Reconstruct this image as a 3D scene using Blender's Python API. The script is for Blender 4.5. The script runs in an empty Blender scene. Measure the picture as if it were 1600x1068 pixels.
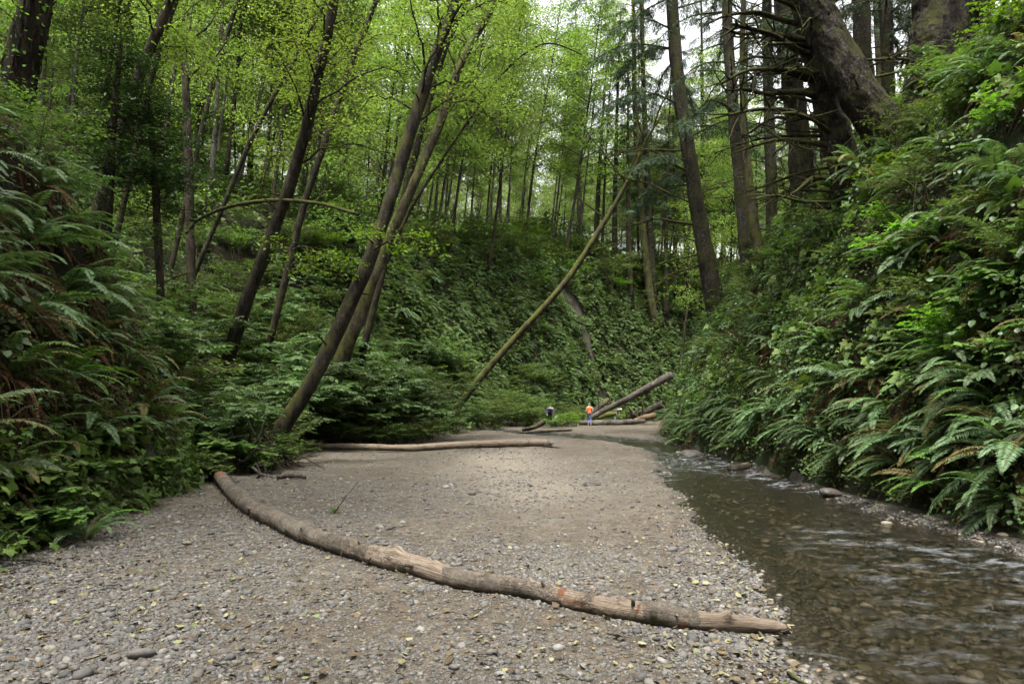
import bpy, math, random
import numpy as np
from mathutils import Vector, Matrix, Euler

R = math.radians
rng = np.random.default_rng(11)
random.seed(11)
sc = bpy.context.scene

# ------------------------------------------------------------------ camera
F = 1067.0            # focal length in photograph pixels (24 mm on a 36 mm wide sensor)
HOR = 634.0           # row of the horizon in the photograph
EYE = 1.5
cam_d = bpy.data.cameras.new('camera')
cam = bpy.data.objects.new('camera', cam_d)
sc.collection.objects.link(cam)
cam.location = (0, 0, EYE)
cam.rotation_euler = (R(90), 0, 0)
cam_d.sensor_width = 36.0
cam_d.lens = 24.0
cam_d.shift_y = (HOR - 534.0) / 1600.0
cam_d.clip_start = 0.05
cam_d.clip_end = 1000
sc.camera = cam

# ------------------------------------------------------------------ sky and sun (overcast)
SUN_EL, SUN_AZ = R(73), R(196)        # azimuth measured from +Y (straight ahead) towards +X
world = bpy.data.worlds.new('World')
sc.world = world
world.use_nodes = True
wn, wl = world.node_tree.nodes, world.node_tree.links
wn.clear()
sky = wn.new('ShaderNodeTexSky')
sky.sky_type = 'NISHITA'
sky.sun_disc = False
sky.sun_elevation = SUN_EL
sky.sun_rotation = SUN_AZ
sky.dust_density = 4.0
sky.air_density = 1.0
hs = wn.new('ShaderNodeHueSaturation')
hs.inputs['Saturation'].default_value = 0.10
bgn = wn.new('ShaderNodeBackground')
bgn.inputs['Strength'].default_value = 0.085
wo = wn.new('ShaderNodeOutputWorld')
wl.new(sky.outputs[0], hs.inputs['Color'])
wl.new(hs.outputs[0], bgn.inputs['Color'])
wl.new(bgn.outputs[0], wo.inputs['Surface'])
sun_d = bpy.data.lights.new('sun', 'SUN')
sun_d.energy = 1.5
sun_d.angle = R(14)
sun_d.color = (1.0, 0.97, 0.91)
sun = bpy.data.objects.new('sun', sun_d)
sc.collection.objects.link(sun)
sdir = Vector((math.sin(SUN_AZ) * math.cos(SUN_EL), math.cos(SUN_AZ) * math.cos(SUN_EL), math.sin(SUN_EL)))
sun.rotation_euler = sdir.to_track_quat('Z', 'Y').to_euler()
sun.location = sdir * 60

vs = sc.view_settings
sc.display_settings.display_device = 'sRGB'
vs.view_transform = 'Standard'
vs.look = 'None'
vs.gamma = 1.0
vs.use_curve_mapping = False
vs.exposure = 2.72
cy = sc.cycles
cy.use_denoising = True
try:
    cy.denoiser = 'OPENIMAGEDENOISE'
    cy.denoising_input_passes = 'RGB_ALBEDO_NORMAL'
    cy.denoising_prefilter = 'ACCURATE'
except Exception:
    pass
cy.use_adaptive_sampling = True
cy.adaptive_threshold = 0.04
cy.max_bounces = 6
cy.diffuse_bounces = 3
cy.glossy_bounces = 3
cy.transmission_bounces = 4
cy.transparent_max_bounces = 8
cy.caustics_reflective = False
cy.caustics_refractive = False
cy.sample_clamp_indirect = 6.0

# ------------------------------------------------------------------ helpers
def at(px, py, d):
    """a point at distance d in front of the viewpoint, read off the photograph"""
    return np.array([(px - 800.0) / F * d, d, EYE + (HOR - py) / F * d])

def norm(a):
    a = np.asarray(a, float)
    return a / np.maximum(np.linalg.norm(a, axis=-1, keepdims=True), 1e-9)

class MB:
    def __init__(s):
        s.V, s.Fc, s.A, s.B, s.M, s.n = [], [], [], [], [], 0
    def add(s, V, Fa, mat=0, val=0.5, b=0.0):
        V = np.asarray(V, np.float32).reshape(-1, 3)
        Fa = np.asarray(Fa, np.int64)
        s.V.append(V)
        s.Fc.append(Fa + s.n)
        s.A.append(np.broadcast_to(np.asarray(val, np.float32), (len(V),)))
        s.B.append(np.broadcast_to(np.asarray(b, np.float32), (len(V),)))
        s.M.append(np.full(len(Fa), mat, np.int32))
        s.n += len(V)
        return s
    def merge(s, o, M4=None, dv=0.0):
        V = np.concatenate(o.V)
        if M4 is not None:
            M4 = np.array(M4)
            V = V @ M4[:3, :3].T + M4[:3, 3]
        off = s.n
        s.V.append(V.astype(np.float32))
        for f in o.Fc:
            s.Fc.append(f + off)
        s.A.append(np.clip(np.concatenate(o.A) + dv, 0, 1))
        s.B.append(np.concatenate(o.B))
        s.M += o.M
        s.n += len(V)
    def build(s, name, mats, smooth=True):
        me = bpy.data.meshes.new(name)
        V = np.concatenate(s.V)
        me.vertices.add(len(V))
        me.vertices.foreach_set('co', V.ravel())
        sizes = np.concatenate([np.full(len(f), f.shape[1], np.int64) for f in s.Fc])
        loops = np.concatenate([f.ravel() for f in s.Fc])
        me.loops.add(len(loops))
        me.loops.foreach_set('vertex_index', loops.astype(np.int32))
        me.polygons.add(len(sizes))
        starts = np.concatenate([[0], np.cumsum(sizes)[:-1]]).astype(np.int32)
        me.polygons.foreach_set('loop_start', starts)
        me.polygons.foreach_set('material_index', np.concatenate(s.M))
        me.polygons.foreach_set('use_smooth', np.full(len(sizes), smooth, bool))
        a = me.attributes.new('v', 'FLOAT', 'POINT')
        a.data.foreach_set('value', np.concatenate(s.A).astype(np.float32))
        a = me.attributes.new('b', 'FLOAT', 'POINT')
        a.data.foreach_set('value', np.concatenate(s.B).astype(np.float32))
        for m in (mats if isinstance(mats, (list, tuple)) else [mats]):
            me.materials.append(m)
        me.update(calc_edges=True)
        return me

def link(name, data=None, parent=None, loc=None, rot=None, scale=None):
    o = bpy.data.objects.new(name, data)
    sc.collection.objects.link(o)
    if parent is not None:
        o.parent = parent
    if loc is not None:
        o.location = loc
    if rot is not None:
        o.rotation_euler = rot
    if scale is not None:
        o.scale = (scale,) * 3 if np.isscalar(scale) else scale
    return o

def tag(o, label=None, cat=None, group=None, kind=None):
    if label: o['label'] = label
    if cat: o['category'] = cat
    if group: o['group'] = group
    if kind: o['kind'] = kind
    return o

def catmull(P, n):
    P = np.asarray(P, float)
    Q = np.vstack([2 * P[0] - P[1], P, 2 * P[-1] - P[-2]])
    seg = len(P) - 1
    t = np.linspace(0, seg, n)
    i = np.minimum(t.astype(int), seg - 1)
    u = (t - i)[:, None]
    a, b, c, d = Q[i], Q[i + 1], Q[i + 2], Q[i + 3]
    return 0.5 * (2 * b + (c - a) * u + (2 * a - 5 * b + 4 * c - d) * u ** 2 + (3 * b - a - 3 * c + d) * u ** 3)

def tube(P, Rr, sides=8, bump=0.0, seed=0, cap=False, freq=1.0, oval=0.0):
    P = np.asarray(P, float)
    n = len(P)
    Rr = np.broadcast_to(np.asarray(Rr, float), (n,))
    T = norm(np.gradient(P, axis=0))
    mt = norm(P[-1] - P[0])
    ref = np.array([0, 0, 1.0]) if abs(mt[2]) < 0.75 else np.array([0, 1.0, 0])
    U = norm(np.cross(T, ref))
    W = norm(np.cross(U, T))
    ang = np.linspace(0, 2 * np.pi, sides, endpoint=False)
    rr = Rr[:, None] * np.ones(sides)
    if bump:
        g = np.random.default_rng(seed)
        L = np.concatenate([[0], np.cumsum(np.linalg.norm(np.diff(P, axis=0), axis=1))])[:, None]
        m = np.zeros((n, sides))
        for k in range(7):
            m += np.sin(L * freq * g.uniform(.6, 5) + ang * g.integers(0, 4) + g.uniform(0, 6.3)) * g.uniform(.4, 1) / (1 + k * .25)
        m += g.normal(0, .5, (n, sides))
        rr = rr * (1 + bump * m * .4)
    V = P[:, None] + rr[..., None] * (np.cos(ang)[None, :, None] * U[:, None] + np.sin(ang)[None, :, None] * W[:, None])
    V = V.reshape(-1, 3)
    i = np.arange(n - 1)[:, None] * sides
    j = np.arange(sides)[None]
    k = (j + 1) % sides
    Q = np.stack([i + j, i + k, i + sides + k, i + sides + j], -1).reshape(-1, 4)
    return V, Q

def add_tube(mb, P, Rr, sides=8, mat=0, bump=0.0, seed=0, val=0.5, cap=True, freq=1.0, b=0.0):
    V, Q = tube(P, Rr, sides, bump, seed, freq=freq)
    n0 = mb.n
    mb.add(V, Q, mat, val, b)
    if cap:
        n = len(V) // sides
        for ring, pt in ((0, P[0]), (n - 1, P[-1])):
            idx = np.arange(sides) + ring * sides
            mb.V.append(np.asarray(pt, np.float32).reshape(1, 3))
            mb.A.append(np.array([.5], np.float32)); mb.B.append(np.array([0.], np.float32))
            c = mb.n
            mb.n += 1
            nx = np.roll(idx, -1)
            tri = np.stack([idx + n0, nx + n0, np.full(sides, c)], -1)
            if ring == 0: tri = tri[:, ::-1]
            mb.Fc.append(tri)
            mb.M.append(np.full(sides, mat, np.int32))

# leaf outlines: (along, across, lift)
LEAF = (np.array([[0, 0, 0], [.28, .27, .05], [.68, .23, .02], [1, 0, -.10], [.68, -.23, .02], [.28, -.27, .05]]),
        np.array([[0, 3, 2, 1], [0, 5, 4, 3]]))
BROAD = (np.array([[0, 0, 0], [.2, .36, .05], [.65, .34, .0], [1, 0, -.12], [.65, -.34, .0], [.2, -.36, .05]]),
         np.array([[0, 3, 2, 1], [0, 5, 4, 3]]))
SLIM = (np.array([[0, .0, 0], [.4, .5, 0], [1, 0, -.05], [.4, -.5, 0]]), np.array([[0, 3, 2, 1]]))
def _lobed():
    a = np.array([-150, -118, -95, -62, -45, -18, 0, 18, 45, 62, 95, 118, 150])
    r = np.array([.30, .50, .36, .62, .44, .60, .82, .60, .44, .62, .36, .50, .30])
    P = np.stack([np.cos(R(1) * a) * r + .2, np.sin(R(1) * a) * r, -.12 * r + .03 * (np.arange(13) % 2)], -1)
    P = np.vstack([[0.12, 0, .05], P])
    Fa = np.array([[0, i, i + 1] for i in range(1, 13)])
    return P, Fa
LOBED = _lobed()

def leaves(mb, pos, d, nrm, L, tmpl=LEAF, wid=1.0, mat=0, val=0.5):
    pos = np.asarray(pos, float).reshape(-1, 3)
    N = len(pos)
    d = norm(np.broadcast_to(d, (N, 3)))
    sd = norm(np.cross(np.broadcast_to(nrm, (N, 3)), d))
    nn = np.cross(d, sd)
    T, Fa = tmpl
    L = np.broadcast_to(np.asarray(L, float), (N,))[:, None, None]
    w = np.broadcast_to(np.asarray(wid, float), (N,))[:, None, None]
    V = pos[:, None] + L * (T[None, :, 0:1] * d[:, None] + w * T[None, :, 1:2] * sd[:, None] + T[None, :, 2:3] * nn[:, None])
    k = len(T)
    Fo = (Fa[None] + (np.arange(N) * k)[:, None, None]).reshape(-1, Fa.shape[1])
    mb.add(V.reshape(-1, 3), Fo, mat, np.repeat(np.broadcast_to(np.asarray(val, float), (N,)), k))

# smooth value noise
_tab = np.random.default_rng(5).random((256, 256))
def vnoise(x, y, seed=0):
    x = np.asarray(x, float) + seed * 17.31
    y = np.asarray(y, float) + seed * 9.77
    i, j = np.floor(x).astype(int), np.floor(y).astype(int)
    u, v = x - i, y - j
    u, v = u * u * (3 - 2 * u), v * v * (3 - 2 * v)
    g = lambda a, b: _tab[a & 255, b & 255]
    return (g(i, j) * (1 - u) + g(i + 1, j) * u) * (1 - v) + (g(i, j + 1) * (1 - u) + g(i + 1, j + 1) * u) * v
def fbm(x, y, o=4, seed=0):
    s, a = 0.0, .5
    for k in range(o):
        s = s + a * (vnoise(x * 2 ** k, y * 2 ** k, seed + k * 3) - .5)
        a *= .5
    return s * 2
def sstep(a, b, x):
    t = np.clip((x - a) / (b - a), 0, 1)
    return t * t * (3 - 2 * t)

# ------------------------------------------------------------------ terrain shape
RIGHT = np.array([(6.4, -30), (5.9, 0), (5.75, 6), (5.85, 10), (6.05, 16), (6.5, 22), (7.0, 30), (7.6, 35), (9.8, 41), (14, 47), (22, 52), (40, 58), (80, 64)])
LEFT = np.array([(-6.6, -30), (-5.6, 0), (-5.0, 6.5), (-5.4, 8.6), (-5.8, 11.8), (-6.8, 14), (-8.6, 17), (-10.4, 21), (-11.4, 26), (-10.6, 32), (-8, 38), (-4.4, 45), (0, 52), (5, 58.5), (10, 64), (18, 69), (34, 74), (80, 80)])
#                    k1 steep slope, h1 height of steep part, k2 slope above it, h2 top of slope
LATT = np.array([(2.7, 5.2, .8, 12)] * 4 + [(2.6, 5.2, .9, 12), (1.7, 3.6, 1.0, 12), (1.0, 2, .9, 12), (.8, 2, .8, 12), (.8, 3, .8, 12), (1.2, 6, .8, 12), (2.0, 9, .8, 13), (2.6, 11, .9, 14), (2.9, 13, .8, 16), (3, 14, .8, 17), (3, 14.5, .8, 18), (2.6, 14, .8, 18), (2, 14, .7, 18), (2, 14, .7, 18)], float)
GRAVEL = np.array([(-6.4, 13), (-5.5, 16), (-5.7, 18), (-6.5, 20), (-7.0, 22.5), (-6.2, 25.3), (-4.9, 28), (-3.2, 33), (-1.9, 41), (-.3, 46), (2.6, 49.5), (4.6, 52.5), (6.5, 58), (10, 62)])
WL = [(.6, -8), (1.45, 2), (1.62, 3.7), (2.0, 4.9), (2.4, 6.8), (2.75, 9.6), (3.5, 15), (4.7, 22), (5.0, 26), (4.3, 30), (2.4, 34), (.6, 37), (-.8, 40), (-1.8, 43)]
WR = [(5.7, -8), (5.6, 2), (5.45, 6), (5.3, 9), (5.4, 11.3), (5.75, 15.8), (6.2, 20.5), (6.9, 28.5), (6.6, 31.5), (4.5, 36), (2.5, 39.5), (.8, 42.2), (-.4, 44.5)]
STREAM = np.array(WL + WR[::-1])
RPOLY = np.vstack([RIGHT, [(200, 64), (200, -30)]])
LPOLY = np.vstack([LEFT, [(200, 80), (200, 300), (-200, 300), (-200, -30)]])
BPOLY = np.vstack([GRAVEL, [(10, 90), (-60, 90), (-60, 13)]])

def seg_dist(x, y, P, att=None, closed=False):
    P = np.asarray(P, float)
    best = np.full(x.shape, 1e9)
    out = None if att is None else np.zeros(x.shape + (att.shape[1],))
    n = len(P)
    for i in range(n if closed else n - 1):
        a, b = P[i], P[(i + 1) % n]
        ab = b - a
        t = np.clip(((x - a[0]) * ab[0] + (y - a[1]) * ab[1]) / (ab @ ab), 0, 1)
        d = np.hypot(x - a[0] - t * ab[0], y - a[1] - t * ab[1])
        m = d < best
        best = np.where(m, d, best)
        if att is not None:
            out[m] = att[i] * (1 - t[m])[:, None] + att[i + 1] * t[m][:, None]
    return (best, out) if att is not None else best

def inside(x, y, P):
    c = np.zeros(x.shape, bool)
    n = len(P)
    for i in range(n):
        (x1, y1), (x2, y2) = P[i], P[(i + 1) % n]
        if y1 == y2: continue
        m = ((y1 > y) != (y2 > y)) & (x < (x2 - x1) * (y - y1) / (y2 - y1) + x1)
        c ^= m
    return c

def right_s(x, y):
    s = seg_dist(x, y, RIGHT)
    return np.where(inside(x, y, RPOLY), s, -s)
def left_s(x, y):
    s, a = seg_dist(x, y, LEFT, LATT)
    return np.where(inside(x, y, LPOLY), s, -s), a
def stream_s(x, y):
    s = seg_dist(x, y, STREAM, closed=True)
    return np.where(inside(x, y, STREAM), s, -s)

def H(x, y):
    x = np.asarray(x, float); y = np.asarray(y, float)
    shp = x.shape
    x = x.ravel(); y = y.ravel()
    # canyon floor
    z = .07 * fbm(x * .4, y * .4, 3, 1) + .03 * fbm(x * 1.9, y * 1.9, 3, 2) + .012 * fbm(x * 7, y * 7, 2, 8)
    z += .07 * np.exp(-((x + .6) / 2.2) ** 2) * sstep(4, 12, y)
    st = stream_s(x, y) + .34 * fbm(x * 1.3, y * 1.3, 3, 44)
    z = z * sstep(0, -1.0, st) + np.where(st < 0, -.088 + .098 * sstep(0, -.7, st), -.088 - .19 * sstep(-.1, .9, st))
    z += .05 * sstep(.2, .9, st) * fbm(x * 1.3, y * 1.3, 3, 3)
    # shrub bench on the left
    bs = seg_dist(x, y, GRAVEL)
    bs = np.where(inside(x, y, BPOLY), bs, 0)
    z += .25 * sstep(0, 1.2, bs) + .42 * np.clip(bs - .8, 0, 5.5) * sstep(16, 21, y) * sstep(52, 44, y) + .03 * np.minimum(bs, 6)
    nz = fbm(x * .22, y * .22, 3, 4)
    nz2 = fbm(x * .9, y * .9, 3, 5)
    # right bank
    s = np.maximum(right_s(x, y) + nz2 * .35, 0)
    zr = np.where(s < 3.5, 2.25 * s, 7.9 + (s - 3.5) * .95)
    zr = np.where(s > 7.5, 11.7 + (s - 7.5) * .25, zr)
    z += zr * (1 + .10 * nz * sstep(0, 2, s)) + nz2 * .35 * sstep(0, 1, s)
    # left bank, far wall and the plateau above them
    s, a = left_s(x, y)
    s = np.maximum(s + (nz2 * .4 + (1.1 * fbm(x * .35, y * .35, 2, 14) + .5 * nz2) * sstep(30, 40, y)) * sstep(-2, 2, s), 0)
    k1, h1, k2, h2 = a.T
    s1 = h1 / k1
    s2 = s1 + (h2 - h1) / k2
    zl = np.where(s < s1, k1 * s, np.where(s < s2, h1 + (s - s1) * k2, h2 + np.minimum(s - s2, 30) * .12 + np.clip(s - s2 - 30, 0, 40) * .28))
    z += zl * (1 + .12 * nz * sstep(0, 3, s)) + nz2 * .4 * sstep(0, 1.5, s)
    z += 9 * sstep(-16, -26, y)
    return z.reshape(shp)
def h1(x, y):
    return float(H(np.array([x]), np.array([y]))[0])
def slope_at(x, y, e=.25):
    gx = (H(x + e, y) - H(x - e, y)) / (2 * e)
    gy = (H(x, y + e) - H(x, y - e)) / (2 * e)
    return gx, gy
def hit(px, py, d0=4, d1=110, n=900):
    """where the line of sight through a pixel of the photograph meets the terrain"""
    d = np.geomspace(d0, d1, n)
    P = np.stack([(px - 800) / F * d, d, EYE + (HOR - py) / F * d], -1)
    k = np.argmax(P[:, 2] < H(P[:, 0], P[:, 1]))
    return P[k]
def project(P):
    P = np.asarray(P)
    y = np.maximum(P[..., 1], .1)
    return 800 + P[..., 0] / y * F, HOR - (P[..., 2] - EYE) / y * F

SLIDE = np.array([hit(px, py, 40) for px, py in ((878, 448), (893, 470), (912, 500), (920, 540), (932, 580), (944, 625))])
def slide_d(x, y, z):
    best = np.full(np.shape(x), 1e9)
    for a, b in zip(SLIDE[:-1], SLIDE[1:]):
        ab = b - a
        t = np.clip(((x - a[0]) * ab[0] + (y - a[1]) * ab[1] + (z - a[2]) * ab[2]) / (ab @ ab), 0, 1)
        best = np.minimum(best, np.sqrt((x - a[0] - t * ab[0]) ** 2 + (y - a[1] - t * ab[1]) ** 2 + (z - a[2] - t * ab[2]) ** 2))
    return best

# ------------------------------------------------------------------ materials
class NT:
    def __init__(s, name):
        s.m = bpy.data.materials.new(name)
        s.m.use_nodes = True
        s.t = s.m.node_tree
        s.t.nodes.clear()
        s.out = s.n('ShaderNodeOutputMaterial')
    def n(s, typ, **kw):
        nd = s.t.nodes.new(typ)
        for k, v in kw.items():
            if k.startswith('i_'):
                nd.inputs[int(k[2:])].default_value = v
            else:
                setattr(nd, k, v)
        return nd
    def l(s, a, b):
        s.t.links.new(a, b)
    def noise(s, scale, detail=4, rough=.55, vec=None, dist=0):
        nd = s.n('ShaderNodeTexNoise')
        nd.inputs['Scale'].default_value = scale
        nd.inputs['Detail'].default_value = detail
        nd.inputs['Roughness'].default_value = rough
        nd.inputs['Distortion'].default_value = dist
        if vec is not None: s.l(vec, nd.inputs['Vector'])
        return nd.outputs['Fac']
    def ramp(s, fac, stops, interp='LINEAR'):
        nd = s.n('ShaderNodeValToRGB')
        cr = nd.color_ramp
        cr.interpolation = interp
        while len(cr.elements) < len(stops): cr.elements.new(.5)
        for e, (p, c) in zip(cr.elements, stops):
            e.position = p
            e.color = (*c, 1) if len(c) == 3 else c
        s.l(fac, nd.inputs['Fac'])
        return nd.outputs['Color']
    def mix(s, fac, a, b, mode='MIX'):
        nd = s.n('ShaderNodeMix', data_type='RGBA', blend_type=mode)
        for v, i in ((fac, 0), (a, 6), (b, 7)):
            if isinstance(v, (int, float)): nd.inputs[i].default_value = v
            elif isinstance(v, tuple): nd.inputs[i].default_value = (*v, 1)
            else: s.l(v, nd.inputs[i])
        return nd.outputs[2]
    def math(s, op, a, b=0.0, c=None):
        nd = s.n('ShaderNodeMath', operation=op)
        for i, v in enumerate((a, b, c)):
            if v is None: continue
            if isinstance(v, (int, float)): nd.inputs[i].default_value = v
            else: s.l(v, nd.inputs[i])
        return nd.outputs[0]
    def attr(s, name):
        nd = s.n('ShaderNodeAttribute', attribute_name=name)
        return nd.outputs['Fac']
    def coord(s, which='Object', scale=(1, 1, 1)):
        nd = s.n('ShaderNodeTexCoord')
        mp = s.n('ShaderNodeMapping')
        mp.inputs['Scale'].default_value = scale
        s.l(nd.outputs[which], mp.inputs['Vector'])
        return mp.outputs[0]
    def bump(s, h, strength=.5, dist=.02):
        nd = s.n('ShaderNodeBump')
        nd.inputs['Strength'].default_value = strength
        nd.inputs['Distance'].default_value = dist
        s.l(h, nd.inputs['Height'])
        return nd.outputs[0]
    def bsdf(s, col, rough=.8, spec=.3, normal=None):
        b = s.n('ShaderNodeBsdfPrincipled')
        if isinstance(col, tuple): b.inputs['Base Color'].default_value = (*col, 1)
        else: s.l(col, b.inputs['Base Color'])
        if isinstance(rough, (int, float)): b.inputs['Roughness'].default_value = rough
        else: s.l(rough, b.inputs['Roughness'])
        b.inputs['Specular IOR Level'].default_value = spec
        if normal is not None: s.l(normal, b.inputs['Normal'])
        return b.outputs[0]
    def done(s, sh):
        s.l(sh, s.out.inputs['Surface'])
        return s.m

def leaf_mat(name, dark, mid, light, trans=.38, tcol=(1.25, 1.3, .6), rough=.58, spec=.2, objvar=.42):
    t = NT(name)
    v = t.attr('v')
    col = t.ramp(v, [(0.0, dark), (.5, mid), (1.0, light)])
    oi = t.n('ShaderNodeObjectInfo')
    hsn = t.n('ShaderNodeHueSaturation')
    t.l(t.math('MULTIPLY_ADD', oi.outputs['Random'], .03, .485), hsn.inputs['Hue'])
    t.l(t.math('MULTIPLY_ADD', oi.outputs['Random'], objvar * 1.6, 1 - objvar * .7), hsn.inputs['Value'])
    t.l(col, hsn.inputs['Color'])
    c = hsn.outputs[0]
    p = t.bsdf(c, rough, spec)
    tr = t.n('ShaderNodeBsdfTranslucent')
    t.l(t.mix(1.0, c, tcol, 'MULTIPLY'), tr.inputs['Color'])
    ms = t.n('ShaderNodeMixShader')
    ms.inputs[0].default_value = trans
    t.l(p, ms.inputs[1]); t.l(tr.outputs[0], ms.inputs[2])
    return t.done(ms.outputs[0])

def bark_mat(name, dark, light, moss=.4, mosscol=(.075, .085, .018), lichen=0.0, vs=(5, 5, 1.2), bstr=.9):
    t = NT(name)
    co = t.coord('Object', vs)
    n1 = t.noise(2.2, 8, .65, co, .4)
    n2 = t.noise(9, 5, .6, co)
    nb = t.noise(1.3, 5, .65, t.coord('Object', (1.6, 1.6, .9)), .5)
    h = t.math('ADD', t.math('MULTIPLY', n1, .65), t.math('MULTIPLY', n2, .35))
    hc = t.math('ADD', t.math('MULTIPLY', h, .6), t.math('MULTIPLY', nb, .4))
    col = t.ramp(hc, [(.34, tuple(c * .6 for c in dark)), (.45, dark), (.54, tuple((a + b) / 2 for a, b in zip(dark, light))), (.66, light)])
    if lichen > 0:
        nl = t.noise(6, 4, .7, t.coord('Object', (3, 3, 2.2)))
        msk = t.math('MULTIPLY', t.ramp(nl, [(.55, (0, 0, 0)), (.60, (1, 1, 1))]), t.ramp(nb, [(.42, (0, 0, 0)), (.6, (1, 1, 1))]))
        col = t.mix(t.math('MULTIPLY', msk, lichen), col, (.26, .27, .23))
    if moss > 0:
        nm = t.noise(1.1, 7, .7, t.coord('Object', (2.2, 2.2, 1.3)))
        geo = t.n('ShaderNodeNewGeometry')
        sx = t.n('ShaderNodeSeparateXYZ')
        t.l(geo.outputs['Normal'], sx.inputs[0])
        up = t.math('MULTIPLY_ADD', sx.outputs['Z'], .20, moss - .5)
        f = t.ramp(t.math('ADD', nm, up), [(.46, (0, 0, 0)), (.62, (1, 1, 1))])
        nf = t.noise(45, 4, .7, t.coord('Object'))
        mc = t.mix(nf, tuple(c * .35 for c in mosscol), tuple(c * 1.6 for c in mosscol))
        col = t.mix(f, col, mc)
        h = t.math('ADD', h, t.math('MULTIPLY', nf, .3))
    return t.done(t.bsdf(col, .9, .12, t.bump(h, bstr, .07)))

M = {}
M['fern'] = leaf_mat('fern_green', (.020, .042, .016), (.050, .094, .034), (.105, .16, .066), .32, (1.2, 1.25, .6), .5, .33)
M['fern_old'] = leaf_mat('fern_ageing_olive', (.028, .030, .010), (.075, .070, .022), (.15, .115, .04), .25, (1.1, 1.05, .7), .65, .2)
M['wall_fern'] = leaf_mat('wall_fern_green', (.030, .055, .017), (.080, .132, .040), (.14, .20, .066), .34, (1.2, 1.25, .6), .55, .25)
M['fern_pale'] = leaf_mat('fern_young_green', (.03, .065, .012), (.06, .13, .02), (.11, .20, .04), .36, rough=.45)
M['dead'] = leaf_mat('dead_frond_brown', (.018, .009, .005), (.052, .029, .014), (.13, .078, .034), .15, (1.1, 1, .8), .85, .1)
M['shrub'] = leaf_mat('shrub_leaf', (.024, .046, .011), (.066, .112, .025), (.13, .19, .042), .36)
M['elder'] = leaf_mat('elder_leaf', (.026, .047, .017), (.068, .110, .038), (.12, .17, .062), .32, (1.1, 1.3, .7))
M['lime'] = leaf_mat('lime_leaf', (.035, .075, .008), (.085, .17, .015), (.16, .27, .025), .45)
M['salal'] = leaf_mat('salal_leaf', (.014, .032, .010), (.038, .074, .020), (.075, .125, .034), .28, rough=.45, spec=.3)
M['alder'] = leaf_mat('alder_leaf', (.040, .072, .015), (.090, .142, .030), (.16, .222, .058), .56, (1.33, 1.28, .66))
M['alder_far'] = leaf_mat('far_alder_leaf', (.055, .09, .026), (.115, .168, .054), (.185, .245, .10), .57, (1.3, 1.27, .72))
M['needle'] = leaf_mat('spruce_needles', (.012, .028, .014), (.035, .060, .030), (.085, .115, .065), .25, (1.1, 1.2, .7), .6, .2)
M['needle_dark'] = leaf_mat('dark_evergreen_needles', (.008, .022, .008), (.022, .050, .014), (.048, .09, .026), .28, (1.2, 1.2, .6), .55, .25)
M['stem'] = NT('green_stem').done(NT('x').bsdf((.05, .06, .02))) if False else None
t = NT('green_brown_stem'); M['stem'] = t.done(t.bsdf((.055, .05, .022), .7, .2))
t = NT('rachis'); M['rachis'] = t.done(t.bsdf((.07, .085, .025), .6, .3))
M['alder_bark'] = bark_mat('alder_bark', (.010, .008, .0055), (.048, .040, .028), .46, (.05, .05, .014), .12)
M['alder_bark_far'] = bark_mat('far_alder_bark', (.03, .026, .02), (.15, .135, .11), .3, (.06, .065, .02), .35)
M['spruce_bark'] = bark_mat('spruce_bark', (.010, .0075, .006), (.046, .036, .029), .50, (.036, .038, .010), .28, (4.5, 4.5, 2.4), 1.0)
M['moss_bark'] = bark_mat('mossy_bark', (.020, .016, .010), (.085, .072, .043), .50, (.07, .075, .016), .25)
M['dark_bark'] = bark_mat('dark_vine_bark', (.012, .009, .006), (.055, .042, .028), .42, (.045, .05, .012), .1)
M['grey_wood'] = bark_mat('weathered_grey_wood', (.04, .034, .028), (.155, .138, .115), .2, (.09, .10, .03), .2, (8, 8, 8))
M['moss_limb'] = bark_mat('mossy_limb', (.014, .011, .007), (.055, .047, .028), .50, (.046, .049, .011), .2)
M['dead_wood'] = bark_mat('dark_dead_wood', (.02, .016, .012), (.09, .075, .055), .3, (.08, .09, .02), .1, (8, 8, 8))

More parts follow.
